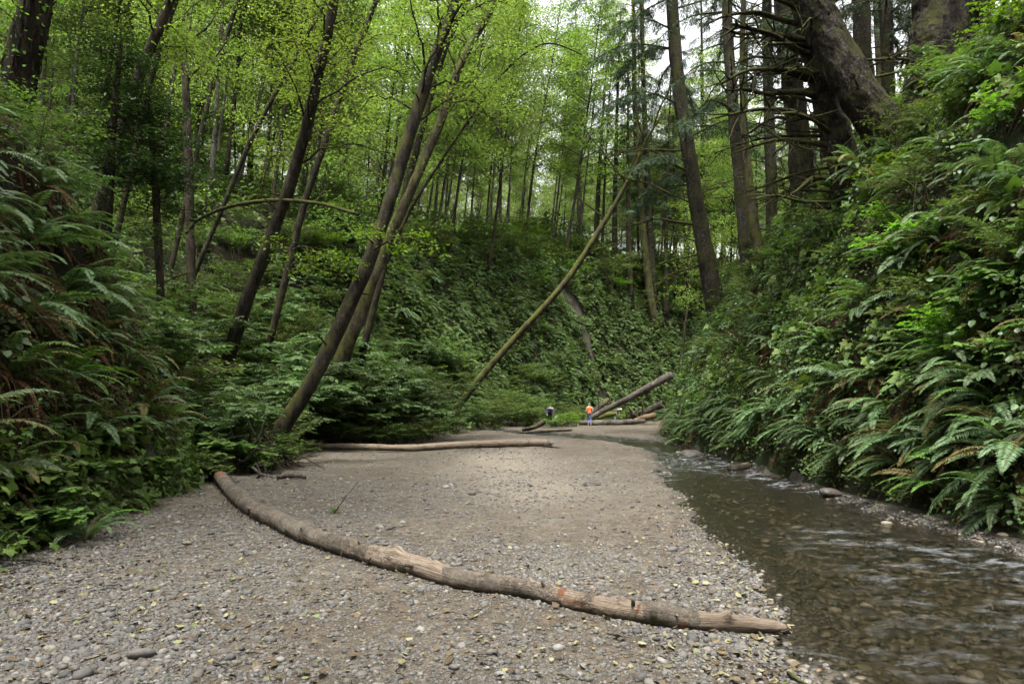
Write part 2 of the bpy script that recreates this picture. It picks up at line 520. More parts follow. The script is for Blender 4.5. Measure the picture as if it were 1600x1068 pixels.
def ground_material():
    t = NT('gravel_and_mud')
    co = t.coord('Object')
    big = t.noise(.45, 4, .6, co)
    mid = t.noise(2.2, 5, .6, co)
    fine = t.noise(26, 6, .7, co)
    vor = t.n('ShaderNodeTexVoronoi')
    vor.inputs['Scale'].default_value = 38
    vor.inputs['Randomness'].default_value = 1
    wv = t.n('ShaderNodeVectorMath', operation='ADD')
    t.l(co, wv.inputs[0])
    nz = t.n('ShaderNodeTexNoise'); nz.inputs['Scale'].default_value = 30
    sm = t.n('ShaderNodeVectorMath', operation='SCALE'); sm.inputs['Scale'].default_value = .02
    t.l(co, nz.inputs['Vector']); t.l(nz.outputs['Color'], sm.inputs[0]); t.l(sm.outputs[0], wv.inputs[1])
    t.l(wv.outputs[0], vor.inputs['Vector'])
    vor2 = t.n('ShaderNodeTexVoronoi'); vor2.inputs['Scale'].default_value = 95
    t.l(co, vor2.inputs['Vector'])
    def pebcol(v):
        sp = t.n('ShaderNodeSeparateColor'); t.l(v.outputs['Color'], sp.inputs[0])
        c = t.ramp(sp.outputs[0], [(0, (.042, .040, .036)), (.35, (.088, .083, .074)), (.6, (.125, .118, .106)), (.8, (.105, .094, .078)), (.93, (.20, .19, .168)), (1, (.115, .078, .055))])
        return c
    peb = t.mix(.5, pebcol(vor), pebcol(vor2))
    sand = t.mix(mid, (.058, .047, .036), (.108, .092, .074))
    sand = t.mix(t.math('MULTIPLY', fine, .6), sand, (.07, .058, .046))
    m1 = t.ramp(t.math('ADD', t.math('MULTIPLY', big, .6), t.math('MULTIPLY', mid, .4)), [(.42, (0, 0, 0)), (.56, (1, 1, 1))])
    col = t.mix(m1, sand, peb)
    mot = t.noise(7, 6, .7, co)
    col = t.mix(1.0, col, t.ramp(mot, [(.34, (.50, .49, .47)), (.5, (.82, .82, .81)), (.66, (1.12, 1.1, 1.06))]), 'MULTIPLY')
    col = t.mix(1.0, col, (.95, .93, .89), 'MULTIPLY')
    # pale trodden strip with mid-bar light painted in, wet margins by the stream
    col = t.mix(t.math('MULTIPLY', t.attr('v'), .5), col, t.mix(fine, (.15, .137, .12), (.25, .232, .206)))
    grit = t.noise(17, 9, .85, co)
    col = t.mix(1.0, col, t.ramp(grit, [(.36, (.55, .54, .52)), (.5, (1, 1, 1)), (.64, (1.5, 1.48, 1.44))]), 'MULTIPLY')
    col = t.mix(1.0, col, (1.0, .945, .87), 'MULTIPLY')
    wet = t.attr('b')
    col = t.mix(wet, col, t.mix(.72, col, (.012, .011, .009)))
    hgt = t.math('ADD', t.math('MULTIPLY', vor.outputs['Distance'], -.8), t.math('MULTIPLY', vor2.outputs['Distance'], -.35))
    hgt = t.math('ADD', hgt, t.math('MULTIPLY', fine, .5))
    rough = t.math('MULTIPLY_ADD', wet, -.45, .92)
    return t.done(t.bsdf(col, rough, .3, t.bump(hgt, .8, .02)))
M['ground'] = ground_material()

def hillside_material():
    t = NT('forest_soil')
    co = t.coord('Object')
    a = t.noise(1.3, 6, .65, co); b = t.noise(14, 5, .7, co)
    soil = t.mix(b, (.006, .0045, .003), (.032, .022, .014))
    green = t.mix(b, (.006, .012, .004), (.026, .042, .012))
    col = t.mix(t.ramp(a, [(.42, (0, 0, 0)), (.6, (1, 1, 1))]), soil, green)
    mud = t.mix(a, (.032, .027, .022), (.09, .079, .068))
    col = t.mix(t.attr('v'), col, mud)
    return t.done(t.bsdf(col, .95, .15, t.bump(t.math('ADD', a, b), .9, .15)))
M['hill'] = hillside_material()

def stone_material():
    t = NT('river_stone')
    oi = t.n('ShaderNodeObjectInfo')
    c = t.ramp(oi.outputs['Random'], [(0, (.055, .053, .050)), (.25, (.095, .092, .087)), (.5, (.135, .127, .114)), (.7, (.082, .080, .078)), (.85, (.125, .108, .086)), (.94, (.24, .23, .21)), (1, (.12, .08, .056))])
    n = t.noise(14, 5, .6, t.coord('Object'))
    c = t.mix(t.math('MULTIPLY', n, .55), c, (.06, .053, .045))
    return t.done(t.bsdf(c, .75, .35, t.bump(n, .25, .01)))
M['stone'] = stone_material()
def wet_stone_material():
    t = NT('wet_river_stone')
    oi = t.n('ShaderNodeObjectInfo')
    c = t.ramp(oi.outputs['Random'], [(0, (.022, .017, .012)), (.3, (.055, .043, .028)), (.55, (.095, .075, .05)), (.75, (.06, .055, .045)), (.88, (.13, .09, .05)), (1, (.24, .22, .18))])
    n = t.noise(14, 5, .6, t.coord('Object'))
    c = t.mix(t.math('MULTIPLY', n, .6), c, (.03, .026, .018))
    return t.done(t.bsdf(c, .5, .4))
M['wet_stone'] = wet_stone_material()
t = NT('damp_dark_stone'); M['damp_stone'] = t.done(t.bsdf(t.ramp(t.n('ShaderNodeObjectInfo').outputs['Random'], [(0, (.014, .012, .010)), (.5, (.035, .030, .025)), (.9, (.06, .052, .044)), (1, (.12, .11, .095))]), .5, .4))

def litter_material():
    t = NT('fallen_leaf')
    oi = t.n('ShaderNodeObjectInfo')
    c = t.ramp(oi.outputs['Random'], [(0, (.035, .026, .016)), (.35, (.075, .054, .030)), (.55, (.11, .088, .046)), (.72, (.19, .175, .085)), (.88, (.25, .24, .14)), (.96, (.08, .13, .04)), (1, (.12, .07, .03))])
    n = t.noise(30, 3, .6, t.coord('Object'))
    c = t.mix(t.math('MULTIPLY', n, .45), c, (.09, .06, .03))
    return t.done(t.bsdf(c, .7, .25))
M['litter'] = litter_material()

def water_material():
    t = NT('clear_stream_water')
    co = t.coord('Object', (1, .55, 1))
    a = t.noise(5, 5, .6, co, .6); b = t.noise(17, 4, .6, co, .5)
    h = t.math('ADD', t.math('MULTIPLY', a, .8), t.math('MULTIPLY', b, .35))
    nb = t.bump(h, .8, .08)
    gl = t.n('ShaderNodeBsdfGlossy'); gl.inputs['Roughness'].default_value = .10
    gl.inputs['Color'].default_value = (1, 1, 1, 1)
    t.l(nb, gl.inputs['Normal'])
    tr = t.n('ShaderNodeBsdfTransparent'); tr.inputs['Color'].default_value = (.54, .51, .44, 1)
    fr = t.n('ShaderNodeFresnel'); fr.inputs['IOR'].default_value = 1.34
    t.l(nb, fr.inputs['Normal'])
    ms = t.n('ShaderNodeMixShader')
    t.l(fr.outputs[0], ms.inputs[0]); t.l(tr.outputs[0], ms.inputs[1]); t.l(gl.outputs[0], ms.inputs[2])
    # thin pale streaks painted in as sky reflections on the rougher water
    glint = t.noise(3.6, 6, .7, t.coord('Object', (.7, 1.5, 1)), .5)
    glint_fac = t.math('MULTIPLY', t.math('MULTIPLY', t.ramp(glint, [(.52, (0, 0, 0)), (.70, (1, 1, 1))]), t.attr('v')), .42)
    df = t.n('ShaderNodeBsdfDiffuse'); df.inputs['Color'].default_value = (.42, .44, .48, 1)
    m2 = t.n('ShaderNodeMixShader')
    t.l(glint_fac, m2.inputs[0]); t.l(ms.outputs[0], m2.inputs[1]); t.l(df.outputs[0], m2.inputs[2])
    return t.done(m2.outputs[0])
M['water'] = water_material()

def log_material():
    t = NT('weathered_alder_log')
    v = t.attr('v'); red = t.attr('b')
    co = t.coord('Object')
    at_ = t.n('ShaderNodeAttribute', attribute_name='lc')
    mp = t.n('ShaderNodeMapping'); mp.inputs['Scale'].default_value = (1.3, 2.6, 2.6)
    t.l(at_.outputs['Vector'], mp.inputs['Vector'])
    grain = t.noise(3.2, 7, .7, mp.outputs[0], .3)
    st = t.noise(5, 6, .7, co, .4); fi = t.noise(48, 5, .65, co)
    bare = t.ramp(grain, [(.30, (.06, .043, .030)), (.45, (.17, .13, .096)), (.55, (.26, .205, .155)), (.72, (.36, .295, .23))])
    bare = t.mix(t.math('MULTIPLY', fi, .45), bare, (.10, .078, .056))
    bark = t.ramp(t.math('ADD', t.math('MULTIPLY', st, .6), t.math('MULTIPLY', fi, .4)), [(.34, (.028, .022, .016)), (.5, (.10, .084, .066)), (.66, (.21, .18, .145))])
    n = t.noise(3.4, 6, .75, co)
    fb = t.ramp(t.math('ADD', n, v), [(.88, (0, 0, 0)), (.95, (1, 1, 1))])
    col = t.mix(fb, bare, bark)
    rf = t.ramp(t.math('ADD', red, t.math('MULTIPLY_ADD', t.noise(14, 4, .7, co), 1.2, -.6)), [(.40, (0, 0, 0)), (.56, (1, 1, 1))])
    col = t.mix(rf, col, t.mix(fi, (.085, .034, .018), (.21, .105, .06)))
    geo = t.n('ShaderNodeNewGeometry'); sx = t.n('ShaderNodeSeparateXYZ'); t.l(geo.outputs['Normal'], sx.inputs[0])
    mm = t.ramp(t.math('ADD', t.math('MULTIPLY', sx.outputs['Z'], -.25), t.noise(4, 6, .75, co)), [(.56, (0, 0, 0)), (.70, (1, 1, 1))])
    col = t.mix(t.math('MULTIPLY', mm, .7), col, t.mix(fi, (.025, .024, .012), (.075, .075, .03)))
    hh = t.math('ADD', t.math('MULTIPLY', grain, .9), t.math('ADD', t.math('MULTIPLY', fi, .4), t.math('MULTIPLY', fb, .5)))
    return t.done(t.bsdf(col, .88, .15, t.bump(hh, .9, .035)))
M['log'] = log_material()
def plain(name, col, rough=.8, var=.4, scale=8):
    t = NT(name)
    n = t.noise(scale, 4, .6, t.coord('Object'))
    return t.done(t.bsdf(t.mix(n, tuple(c * (1 - var) for c in col), tuple(min(1, c * (1 + var)) for c in col)), rough, .25))
M['orange'] = plain('orange_vest_cloth', (.75, .12, .025), .8, .15)
M['denim'] = plain('blue_denim', (.10, .13, .24), .9, .25)
M['blue'] = plain('blue_jacket_cloth', (.05, .055, .22), .8, .2)
M['blue2'] = plain('light_blue_denim', (.15, .22, .36), .9, .2)
M['skin'] = plain('skin', (.55, .33, .24), .6, .1)
M['white_cloth'] = plain('grey_sleeve', (.22, .19, .17), .85, .1)
M['dark_cloth'] = plain('dark_cloth', (.03, .03, .035), .85, .2)
M['cap'] = plain('grey_cap', (.14, .12, .11), .85, .15)
M['shoe'] = plain('dark_shoe', (.03, .025, .02), .6, .2)
M['hair'] = plain('grey_hair', (.45, .42, .38), .7, .2)
M['broken_wood'] = plain('fresh_broken_wood', (.12, .075, .042), .8, .4, 20)
M['splinter'] = plain('pale_splintered_wood', (.24, .19, .115), .85, .35, 25)
M['rock'] = plain('brown_stream_rock', (.045, .038, .031), .55, .6, 7)
M['pale_rock'] = plain('pale_tan_rock', (.16, .14, .105), .6, .25, 10)
M['moss'] = plain('bright_moss', (.065, .065, .018), .95, .6, 30)

# ------------------------------------------------------------------ terrain meshes
def build_ground():
    def grow(a, step, fac, mx, end):
        out = [a]
        while out[-1] < end:
            step = min(step * fac, mx)
            out.append(out[-1] + step)
        return out
    xs = np.arange(-6.6, 7.41, .07)
    right = grow(7.41, .08, 1.07, 3, 110)
    left = [-v for v in grow(6.6, .08, 1.06, 3, 110)][::-1][:-1]
    xs = np.concatenate([left, xs, right[1:]])
    ys = np.concatenate([np.arange(-32, 2.4, .8), grow(2.4, .045, 1.0135, .55, 110), np.arange(112, 190, 4)])
    X, Y = np.meshgrid(xs, ys)
    Z = H(X, Y)
    nx, ny = len(xs), len(ys)
    V = np.stack([X, Y, Z], -1).reshape(-1, 3)
    i = (np.arange(ny - 1)[:, None] * nx + np.arange(nx - 1)[None]).reshape(-1)
    Q = np.stack([i, i + 1, i + nx + 1, i + nx], -1)
    fx, fy = X.ravel(), Y.ravel()
    ls = left_s(fx, fy)[0]; rs = right_s(fx, fy)
    bs = np.where(inside(fx, fy, BPOLY), seg_dist(fx, fy, GRAVEL), 0)
    hill = (ls > .15) | (rs > -.05) | (bs > .9) | ((V[:, 2] > .06) & (fx > 4.5) & (fy < 36) & (rs > -.9))
    fh = hill[Q].mean(1) > .5
    st = stream_s(fx, fy)
    tread_and_light = np.exp(-((fx - .2 - .5 * np.sin(fy * .25)) / 1.3) ** 2) * sstep(7.5, 12, fy) * sstep(40, 26, fy) * (.6 + .8 * vnoise(fx * .7, fy * .5, 9))  # trodden strip plus the paler tone painted where light falls mid-bar
    wet = sstep(-.55, .05, st + .25 * fbm(fx * 2, fy * 2, 3, 6))
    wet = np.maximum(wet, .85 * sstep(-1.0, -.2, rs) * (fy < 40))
    sl = sstep(1.3, .4, slide_d(fx, fy, V[:, 2]) + 1.1 * fbm(fx * 1.3 + V[:, 2] * .9, fy * 1.3, 3, 12) + .8 * sstep(9, 3, V[:, 2]))
    objs = []
    for nm, mask, a, b, mat in (('ground', ~fh, np.clip(tread_and_light, 0, 1), wet, M['ground']), ('hillside', fh, sl, wet * 0, M['hill'])):
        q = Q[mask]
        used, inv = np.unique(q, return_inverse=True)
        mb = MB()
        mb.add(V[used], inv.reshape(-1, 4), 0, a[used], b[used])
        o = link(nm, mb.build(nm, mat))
        tag(o, kind='structure')
        objs.append(o)
    return objs
ground, hillside = build_ground()
tag(ground, 'grey brown gravel bar and muddy canyon floor', None)
tag(hillside, 'dark soil slopes under the ferns and trees', None)

def build_water():
    xs = np.arange(.5, 7.2, .06)
    ys = np.concatenate([np.arange(2.2, 16, .06), np.arange(16, 46, .12)])
    xs = np.concatenate([np.arange(-3.4, .5, .12), xs])
    X, Y = np.meshgrid(xs, ys)
    fx, fy = X.ravel(), Y.ravel()
    st = stream_s(fx, fy)
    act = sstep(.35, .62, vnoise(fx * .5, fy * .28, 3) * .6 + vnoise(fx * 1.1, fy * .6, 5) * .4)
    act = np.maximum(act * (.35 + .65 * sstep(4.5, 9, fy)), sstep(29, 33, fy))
    ang = .2
    u = fx * math.cos(ang) - fy * math.sin(ang); w = fx * math.sin(ang) + fy * math.cos(ang)
    z = -.072 + (.013 + .040 * act) * fbm(u * 3.2, w * 1.6, 3, 21) + (.007 + .024 * act) * fbm(u * 9, w * 5, 2, 22)
    V = np.stack([fx, fy, z], -1)
    nx, ny = len(xs), len(ys)
    i = (np.arange(ny - 1)[:, None] * nx + np.arange(nx - 1)[None]).reshape(-1)
    Q = np.stack([i, i + 1, i + nx + 1, i + nx], -1)
    Q = Q[(st > -.42)[Q].all(1)]
    used, inv = np.unique(Q, return_inverse=True)
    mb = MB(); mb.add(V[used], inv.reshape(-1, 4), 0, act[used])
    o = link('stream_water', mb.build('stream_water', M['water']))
    tag(o, 'shallow clear brown stream rippling along the right bank', None, kind='structure')
build_water()

# ------------------------------------------------------------------ scattering of uncountable stuff
def scatter(name, meshes, P, rot, scl, idx, label, cat, parent=None):
    coll = bpy.data.collections.new(name + '_source')
    for k, me in enumerate(meshes):
        coll.objects.link(bpy.data.objects.new('%s_piece_%02d' % (name, k), me))
    me = bpy.data.meshes.new(name)
    P = np.asarray(P, np.float32)
    me.vertices.add(len(P)); me.vertices.foreach_set('co', P.ravel())
    a = me.attributes.new('rot', 'FLOAT_VECTOR', 'POINT'); a.data.foreach_set('vector', np.asarray(rot, np.float32).ravel())
    scl = np.asarray(scl, np.float32)
    if scl.ndim == 1: scl = np.repeat(scl[:, None], 3, 1)
    a = me.attributes.new('scl', 'FLOAT_VECTOR', 'POINT'); a.data.foreach_set('vector', scl.ravel())
    a = me.attributes.new('idx', 'INT', 'POINT'); a.data.foreach_set('value', np.asarray(idx, np.int32))
    me.update()
    o = link(name, me)
    g = bpy.data.node_groups.new(name + '_scatter', 'GeometryNodeTree')
    g.interface.new_socket('Geometry', in_out='INPUT', socket_type='NodeSocketGeometry')
    g.interface.new_socket('Geometry', in_out='OUTPUT', socket_type='NodeSocketGeometry')
    N, Lk = g.nodes, g.links
    gi, go = N.new('NodeGroupInput'), N.new('NodeGroupOutput')
    iop = N.new('GeometryNodeInstanceOnPoints')
    ci = N.new('GeometryNodeCollectionInfo')
    ci.inputs['Collection'].default_value = coll
    ci.inputs['Separate Children'].default_value = True
    ci.inputs['Reset Children'].default_value = True
    def na(nm, ty):
        n = N.new('GeometryNodeInputNamedAttribute'); n.data_type = ty
        n.inputs['Name'].default_value = nm
        return n.outputs['Attribute']
    e2r = N.new('FunctionNodeEulerToRotation')
    Lk.new(na('rot', 'FLOAT_VECTOR'), e2r.inputs[0])
    Lk.new(gi.outputs[0], iop.inputs['Points'])
    Lk.new(ci.outputs[0], iop.inputs['Instance'])
    iop.inputs['Pick Instance'].default_value = True
    Lk.new(na('idx', 'INT'), iop.inputs['Instance Index'])
    Lk.new(e2r.outputs[0], iop.inputs['Rotation'])
    Lk.new(na('scl', 'FLOAT_VECTOR'), iop.inputs['Scale'])
    Lk.new(iop.outputs[0], go.inputs[0])
    md = o.modifiers.new('scatter', 'NODES'); md.node_group = g
    tag(o, label, cat, kind='stuff')
    if parent is not None: o.parent = parent
    return o

def ico(sub):
    import bmesh
    bm = bmesh.new()
    bmesh.ops.create_icosphere(bm, subdivisions=sub, radius=1)
    V = np.array([v.co[:] for v in bm.verts]); Fa = np.array([[v.index for v in f.verts] for f in bm.faces])
    bm.free()
    return V, Fa
ICO1, ICO2, ICO3 = ico(1), ico(2), ico(3)
def stone_mesh(seed, base=ICO2, flat=.55, mat='stone', rough=.22):
    g = np.random.default_rng(seed)
    V, Fa = base
    V = V.copy()
    d = np.zeros(len(V))
    for k in range(5):
        a = norm(g.normal(size=3)); d += np.sin(V @ a * g.uniform(1, 3) + g.uniform(0, 6)) * .35
    V = V * (1 + rough * d)[:, None]
    V = V * np.array([1, g.uniform(.6, .9), flat * g.uniform(.7, 1.2)])
    mb = MB(); mb.add(V, Fa)
    return mb.build('stone', M[mat])

def view_mask(x, y, z, m=60):
    px, py = project(np.stack([x, y, z], -1))
    return (px > -m) & (px < 1600 + m) & (py > -m) & (py < 1068 + m) & (y > 2)

pebbles = [stone_mesh(100 + i, ICO1, .55, 'stone', .16) for i in range(7)]
big_stones = [stone_mesh(120 + i, ICO2, .5, 'stone', .12) for i in range(8)]
damp_stones = [stone_mesh(160 + i, ICO1, .5, 'damp_stone', .2) for i in range(6)]
wet_stones = [stone_mesh(140 + i, ICO2, .45, 'wet_stone', .14) for i in range(6)]

def floor_points(n, y0, y1, power=2.0):
    # denser near the viewpoint
    u = rng.random(n)
    y = (y0 ** (1 - power) + u * (y1 ** (1 - power) - y0 ** (1 - power))) ** (1 / (1 - power))
    x = rng.uniform(-.80, .80, n) * y
    ok = (x > -9) & (x < 8)
    return x[ok], y[ok]
def dry(x, y, edge=-.05):
    return (left_s(x, y)[0] < .1) & (right_s(x, y) < -.1) & (stream_s(x, y) < edge) & ~(inside(x, y, BPOLY) & (seg_dist(x, y, GRAVEL) > .8))
def stoniness(x, y):
    return np.clip(.45 + 2.2 * fbm(x * .45, y * .45, 3, 30) + .9 * fbm(x * 1.6, y * 1.6, 2, 31) - .6 * np.exp(-((x + 2.3) / 1.6) ** 2 - ((y - 6.6) / 1.3) ** 2), 0.03, 1)

def gravel():
    x, y = floor_points(230000, 3.2, 50, 1.75)
    k = dry(x, y, .15) & (rng.random(len(x)) < stoniness(x, y) * .85 + .2)
    x, y = x[k], y[k]
    # the trodden middle strip is finer
    s = np.exp(rng.normal(np.log(.0090), .5, len(x))) * (1 + .04 * y)
    s = np.clip(s, .005, .05)
    z = H(x, y) + s * rng.uniform(-.15, .25, len(x))
    rot = np.stack([rng.normal(0, .25, len(x)), rng.normal(0, .25, len(x)), rng.uniform(0, 6.28, len(x))], -1)
    print('gravel', len(x))
    scatter('gravel', pebbles, np.stack([x, y, z], -1), rot, s, rng.integers(0, 7, len(x)), 'small grey and tan river pebbles strewn over the bar', 'gravel')
    # stream bed cobbles
    x, y = floor_points(16000, 3.0, 44, 1.7)
    x = np.abs(x)
    k = stream_s(x, y) > -.1
    x, y = x[k], y[k]
    s = np.clip(np.exp(rng.normal(np.log(.034), .5, len(x))), .012, .10)
    s = s * (.35 + .65 * sstep(-.1, .7, stream_s(x, y)))
    z = H(x, y) + s * .05
    rot = np.stack([rng.normal(0, .2, len(x)), rng.normal(0, .2, len(x)), rng.uniform(0, 6.28, len(x))], -1)
    scatter('stream_bed_cobbles', wet_stones, np.stack([x, y, z], -1), rot, s, rng.integers(0, 6, len(x)), 'brown and tan cobbles on the stream bed under water', 'cobbles')
    # gravel margin under the right bank
    n = 7000
    y = rng.uniform(5, 32, n)
    x = np.interp(y, [p[1] for p in WR[:9]], [p[0] for p in WR[:9]]) + rng.uniform(-.25, .6, n)
    k = right_s(x, y) < -.12
    x, y = x[k], y[k]; n = len(x)
    s = np.clip(np.exp(rng.normal(np.log(.017), .5, n)), .008, .07)
    rot = np.stack([rng.normal(0, .2, n), rng.normal(0, .2, n), rng.uniform(0, 6.28, n)], -1)
    scatter('bank_foot_gravel', damp_stones, np.stack([x, y, H(x, y) + s * .15], -1), rot, s, rng.integers(0, 6, n), 'damp dark gravel along the foot of the right bank', 'gravel')
gravel()

def loose_stones():
    # the stones that show largest, each on its own
    x, y = floor_points(2600, 3.6, 16, 1.9)
    k = dry(x, y, -.05) & (rng.random(len(x)) < stoniness(x, y)) & view_mask(x, y, H(x, y), 10)
    x, y = x[k][:300], y[k][:300]
    for i in range(len(x)):
        s = float(np.clip(np.exp(rng.normal(np.log(.029), .42)), .017, .085))
        o = link('stone', big_stones[i % 8], ground, (x[i], y[i], h1(x[i], y[i]) + s * .18), (rng.normal(0, .15), rng.normal(0, .15), rng.uniform(0, 6.28)), s)
loose_stones()

def leaf_litter():
    ms = []
    for i in range(5):
        mb = MB()
        T, Fa = BROAD
        leaves(mb, [[-.5, 0, .02]], [1, 0, rng.normal(0, .15)], [rng.normal(0, .3), rng.normal(0, .3), 1], 1.0, LOBED if i == 4 else BROAD, 1.1)
        V = mb.V[0]
        V[:, 2] += .16 * V[:, 0] ** 2 * rng.uniform(-1, 2) + .1 * np.sin(V[:, 1] * 6 + i)
        ms.append(mb.build('fallen_leaf', M['litter'], smooth=False))
    x, y = floor_points(16000, 3.3, 40, 1.8)
    k = dry(x, y, -.02)
    st = stream_s(x, y); ls = left_s(x, y)[0]
    w = .15 + .7 * sstep(-1.4, -.1, st) + .8 * sstep(-3.5, 0, ls) + .3 * fbm(x * .6, y * .6, 3, 40)
    k &= rng.random(len(x)) < w * .8
    x, y = x[k], y[k]
    s = rng.uniform(.018, .05, len(x))
    rot = np.stack([rng.normal(0, .3, len(x)), rng.normal(0, .3, len(x)), rng.uniform(0, 6.28, len(x))], -1)
    print('litter', len(x))
    scatter('leaf_litter', ms, np.stack([x, y, H(x, y) + .012], -1), rot, s, rng.integers(0, 5, len(x)), 'small brown and yellow leaf scraps over the gravel', 'leaves')
    x, y = floor_points(1500, 3.6, 12, 1.9)
    st = stream_s(x, y)
    k = dry(x, y, -.03) & view_mask(x, y, H(x, y), 5) & (rng.random(len(x)) < .25 + .6 * sstep(-1.5, 0, st))
    x, y = x[k][:190], y[k][:190]
    for i in range(len(x)):
        link('fallen_leaf', ms[i % 5], ground, (x[i], y[i], h1(x[i], y[i]) + .025), (rng.normal(0, .2), rng.normal(0, .2), rng.uniform(0, 6.28)), rng.uniform(.035, .07))
leaf_litter()

# ------------------------------------------------------------------ ferns
def frond_mb(L=1.0, elev=50, bend=95, wmax=.10, pairs=32, seed=0, mat=0, curl=0.0, start=.10, twist=0.0):
    """one frond growing from the origin towards +X, arching down"""
    g = np.random.default_rng(seed)
    n = 26
    s = np.linspace(0, 1, n)
    a = R(1) * (elev - bend * s ** 1.25)
    yaw = R(1) * twist * s
    d = np.stack([np.cos(a) * np.cos(yaw), np.cos(a) * np.sin(yaw), np.sin(a)], -1)
    P = np.vstack([[0, 0, 0], np.cumsum(d[:-1] * L / (n - 1), 0)])
    mb = MB()
    add_tube(mb, P[::3], np.linspace(.006, .0012, len(P[::3])) * L, 3, 1, val=.7, cap=False)
    sp = np.linspace(start, .985, pairs)
    pos = np.stack([np.interp(sp, s, P[:, k]) for k in range(3)], -1)
    T = norm(np.stack([np.interp(sp, s, d[:, k]) for k in range(3)], -1))
    side = norm(np.cross(np.array([0, 0, 1.0]), T + 1e-4))
    N = np.cross(T, side)
    prof = np.minimum(1, ((sp - start + .05) / .22)) ** .6 * np.clip(1 - sp, 0, 1) ** .62 * 1.25
    prof = np.minimum(prof, 1)
    base_v = g.uniform(.3, .6)
    for sg in (-1, 1):
        jit = g.normal(0, .10, (pairs, 3))
        dd = side * sg + T * (.28 + .5 * sp[:, None]) - N * (.12 + curl) + jit
        nn = N + side * sg * .25 + g.normal(0, .18, (pairs, 3))
        ln = prof * wmax * L * g.uniform(.88, 1.08, pairs)
        w = (L * (1 - start) / pairs * .92) / np.maximum(ln, .01)
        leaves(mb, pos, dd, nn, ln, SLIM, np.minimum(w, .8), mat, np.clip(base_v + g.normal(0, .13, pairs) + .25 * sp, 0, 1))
    return mb

# live fronds (unit length): steep, arching, drooping
LIVE = []
for k, (e, b, tw) in enumerate([(72, 85, 6), (62, 95, -8), (50, 95, 5), (40, 85, -6), (30, 80, 8), (20, 70, -5), (8, 65, 6), (58, 120, -10), (45, 110, 10), (-8, 55, 0)]):
    LIVE.append(frond_mb(1.0, e, b, .135, 44, 200 + k, 0, .05, twist=tw))
DEAD = [frond_mb(1.0, e, b, .07, 22, 240 + k, 0, .55, twist=tw) for k, (e, b, tw) in enumerate([(-5, 85, 8), (-35, 55, -10), (20, 120, 12)])]
MID = [frond_mb(1.0, e, b, .14, 20, 260 + k, 0, .05, twist=tw) for k, (e, b, tw) in enumerate([(70, 85, 6), (55, 100, -8), (38, 90, 5), (20, 75, -6), (0, 60, 8)])]
LIVE_ME = [f.build('frond', [M['fern'], M['rachis']], False) for f in LIVE]
LIVE_PALE = [f.build('young_frond', [M['fern_pale'], M['rachis']], False) for f in LIVE[:5]]
LIVE_OLD = [f.build('ageing_frond', [M['fern_old'], M['rachis']], False) for f in LIVE]
DEAD_ME = [f.build('dead_frond', [M['dead'], M['dead']], False) for f in DEAD]

def fern_plan(kind, g, n):
    """list of (which frond, azimuth about the slope's outward direction, length)"""
    out = []
    for k in range(n):
        if kind == 'slope':
            az = g.normal(0, 1.35)
            f = int(g.choice([1, 2, 3, 4, 5, 8, 7])) if abs(az) < 1 else int(g.choice([0, 1, 2, 7]))
            ln = g.uniform(.7, 1.15)
        elif kind == 'hang':
            az = g.normal(0, .75)
            f = int(g.choice([3, 4, 5, 6, 9, 8]))
            ln = g.uniform(.75, 1.2)
        else:
            az = k * 2.399 + g.normal(0, .3)
            f = int(g.choice([0, 1, 2, 2, 3, 7, 8]))
            ln = g.uniform(.75, 1.1)
        out.append((f, az, ln))
    return out

fern_joined = {}
def joined_fern(kind, v):
    key = (kind, v)
    if key not in fern_joined:
        g = np.random.default_rng(hash(kind) % 1 + 300 + v * 7 + {'slope': 0, 'hang': 100, 'vase': 200}[kind])
        mb = MB()
        for f, az, ln in fern_plan(kind, g, 15):
            fm = MID[min(4, [0, 1, 1, 2, 3, 3, 4, 1, 2, 4][f])]
            M4 = Matrix.Rotation(az, 4, 'Z') @ Matrix.Scale(ln, 4)
            mb.merge(fm, M4, g.normal(0, .1))
        db = MB()
        for k in range(4 if kind != 'vase' else 2):
            M4 = Matrix.Rotation(g.normal(0, .8), 4, 'Z') @ Matrix.Scale(g.uniform(.5, .9), 4)
            db.merge(DEAD[k % 3], M4, g.normal(0, .1))
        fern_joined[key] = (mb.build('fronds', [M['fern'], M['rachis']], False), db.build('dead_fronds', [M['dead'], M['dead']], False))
    return fern_joined[key]

FERNS = 0
def fern(loc, out_az, size, kind, label, group, near=False, nf=15, ndead=4, pale=False):
    global FERNS
    FERNS += 1
    root = link('sword_fern', None, None, loc, (0, 0, out_az), size)
    root.empty_display_size = .1
    tag(root, label, 'fern', group)
    g = np.random.default_rng(1000 + FERNS)
    if near:
        for f, az, ln in fern_plan(kind, g, nf):
            me = LIVE_OLD[f] if g.random() < .13 else LIVE_PALE[f % 5] if (pale or g.random() < .06) else LIVE_ME[f]
            link('frond', me, root, (0, 0, 0), (g.normal(0, .25), g.normal(0, .18), az), ln * g.uniform(.7, 1.1))
        for k in range(ndead):
            link('dead_frond', DEAD_ME[k % 3], root, (0, 0, -.02), (g.normal(0, .1), g.normal(0, .15), g.normal(0, .9)), g.uniform(.5, 1.0))
    else:
        a, b = joined_fern(kind, int(g.integers(0, 5)))
        link('fronds', a, root)
        link('dead_fronds', b, root)
    return root

def pick_spaced(x, y, z, dmin, taken=None, dist_scale=0.0):
    keep, pts = [], list(taken) if taken else []
    A = np.array(pts).reshape(-1, 3)
    for i in range(len(x)):
        p = np.array([x[i], y[i], z[i]])
        dm = dmin * (1 + dist_scale * y[i])
        if len(A) and np.min(np.sum((A - p) ** 2, 1)) < dm * dm: continue
        A = np.vstack([A, p]); keep.append(i)
    return np.array(keep, int)

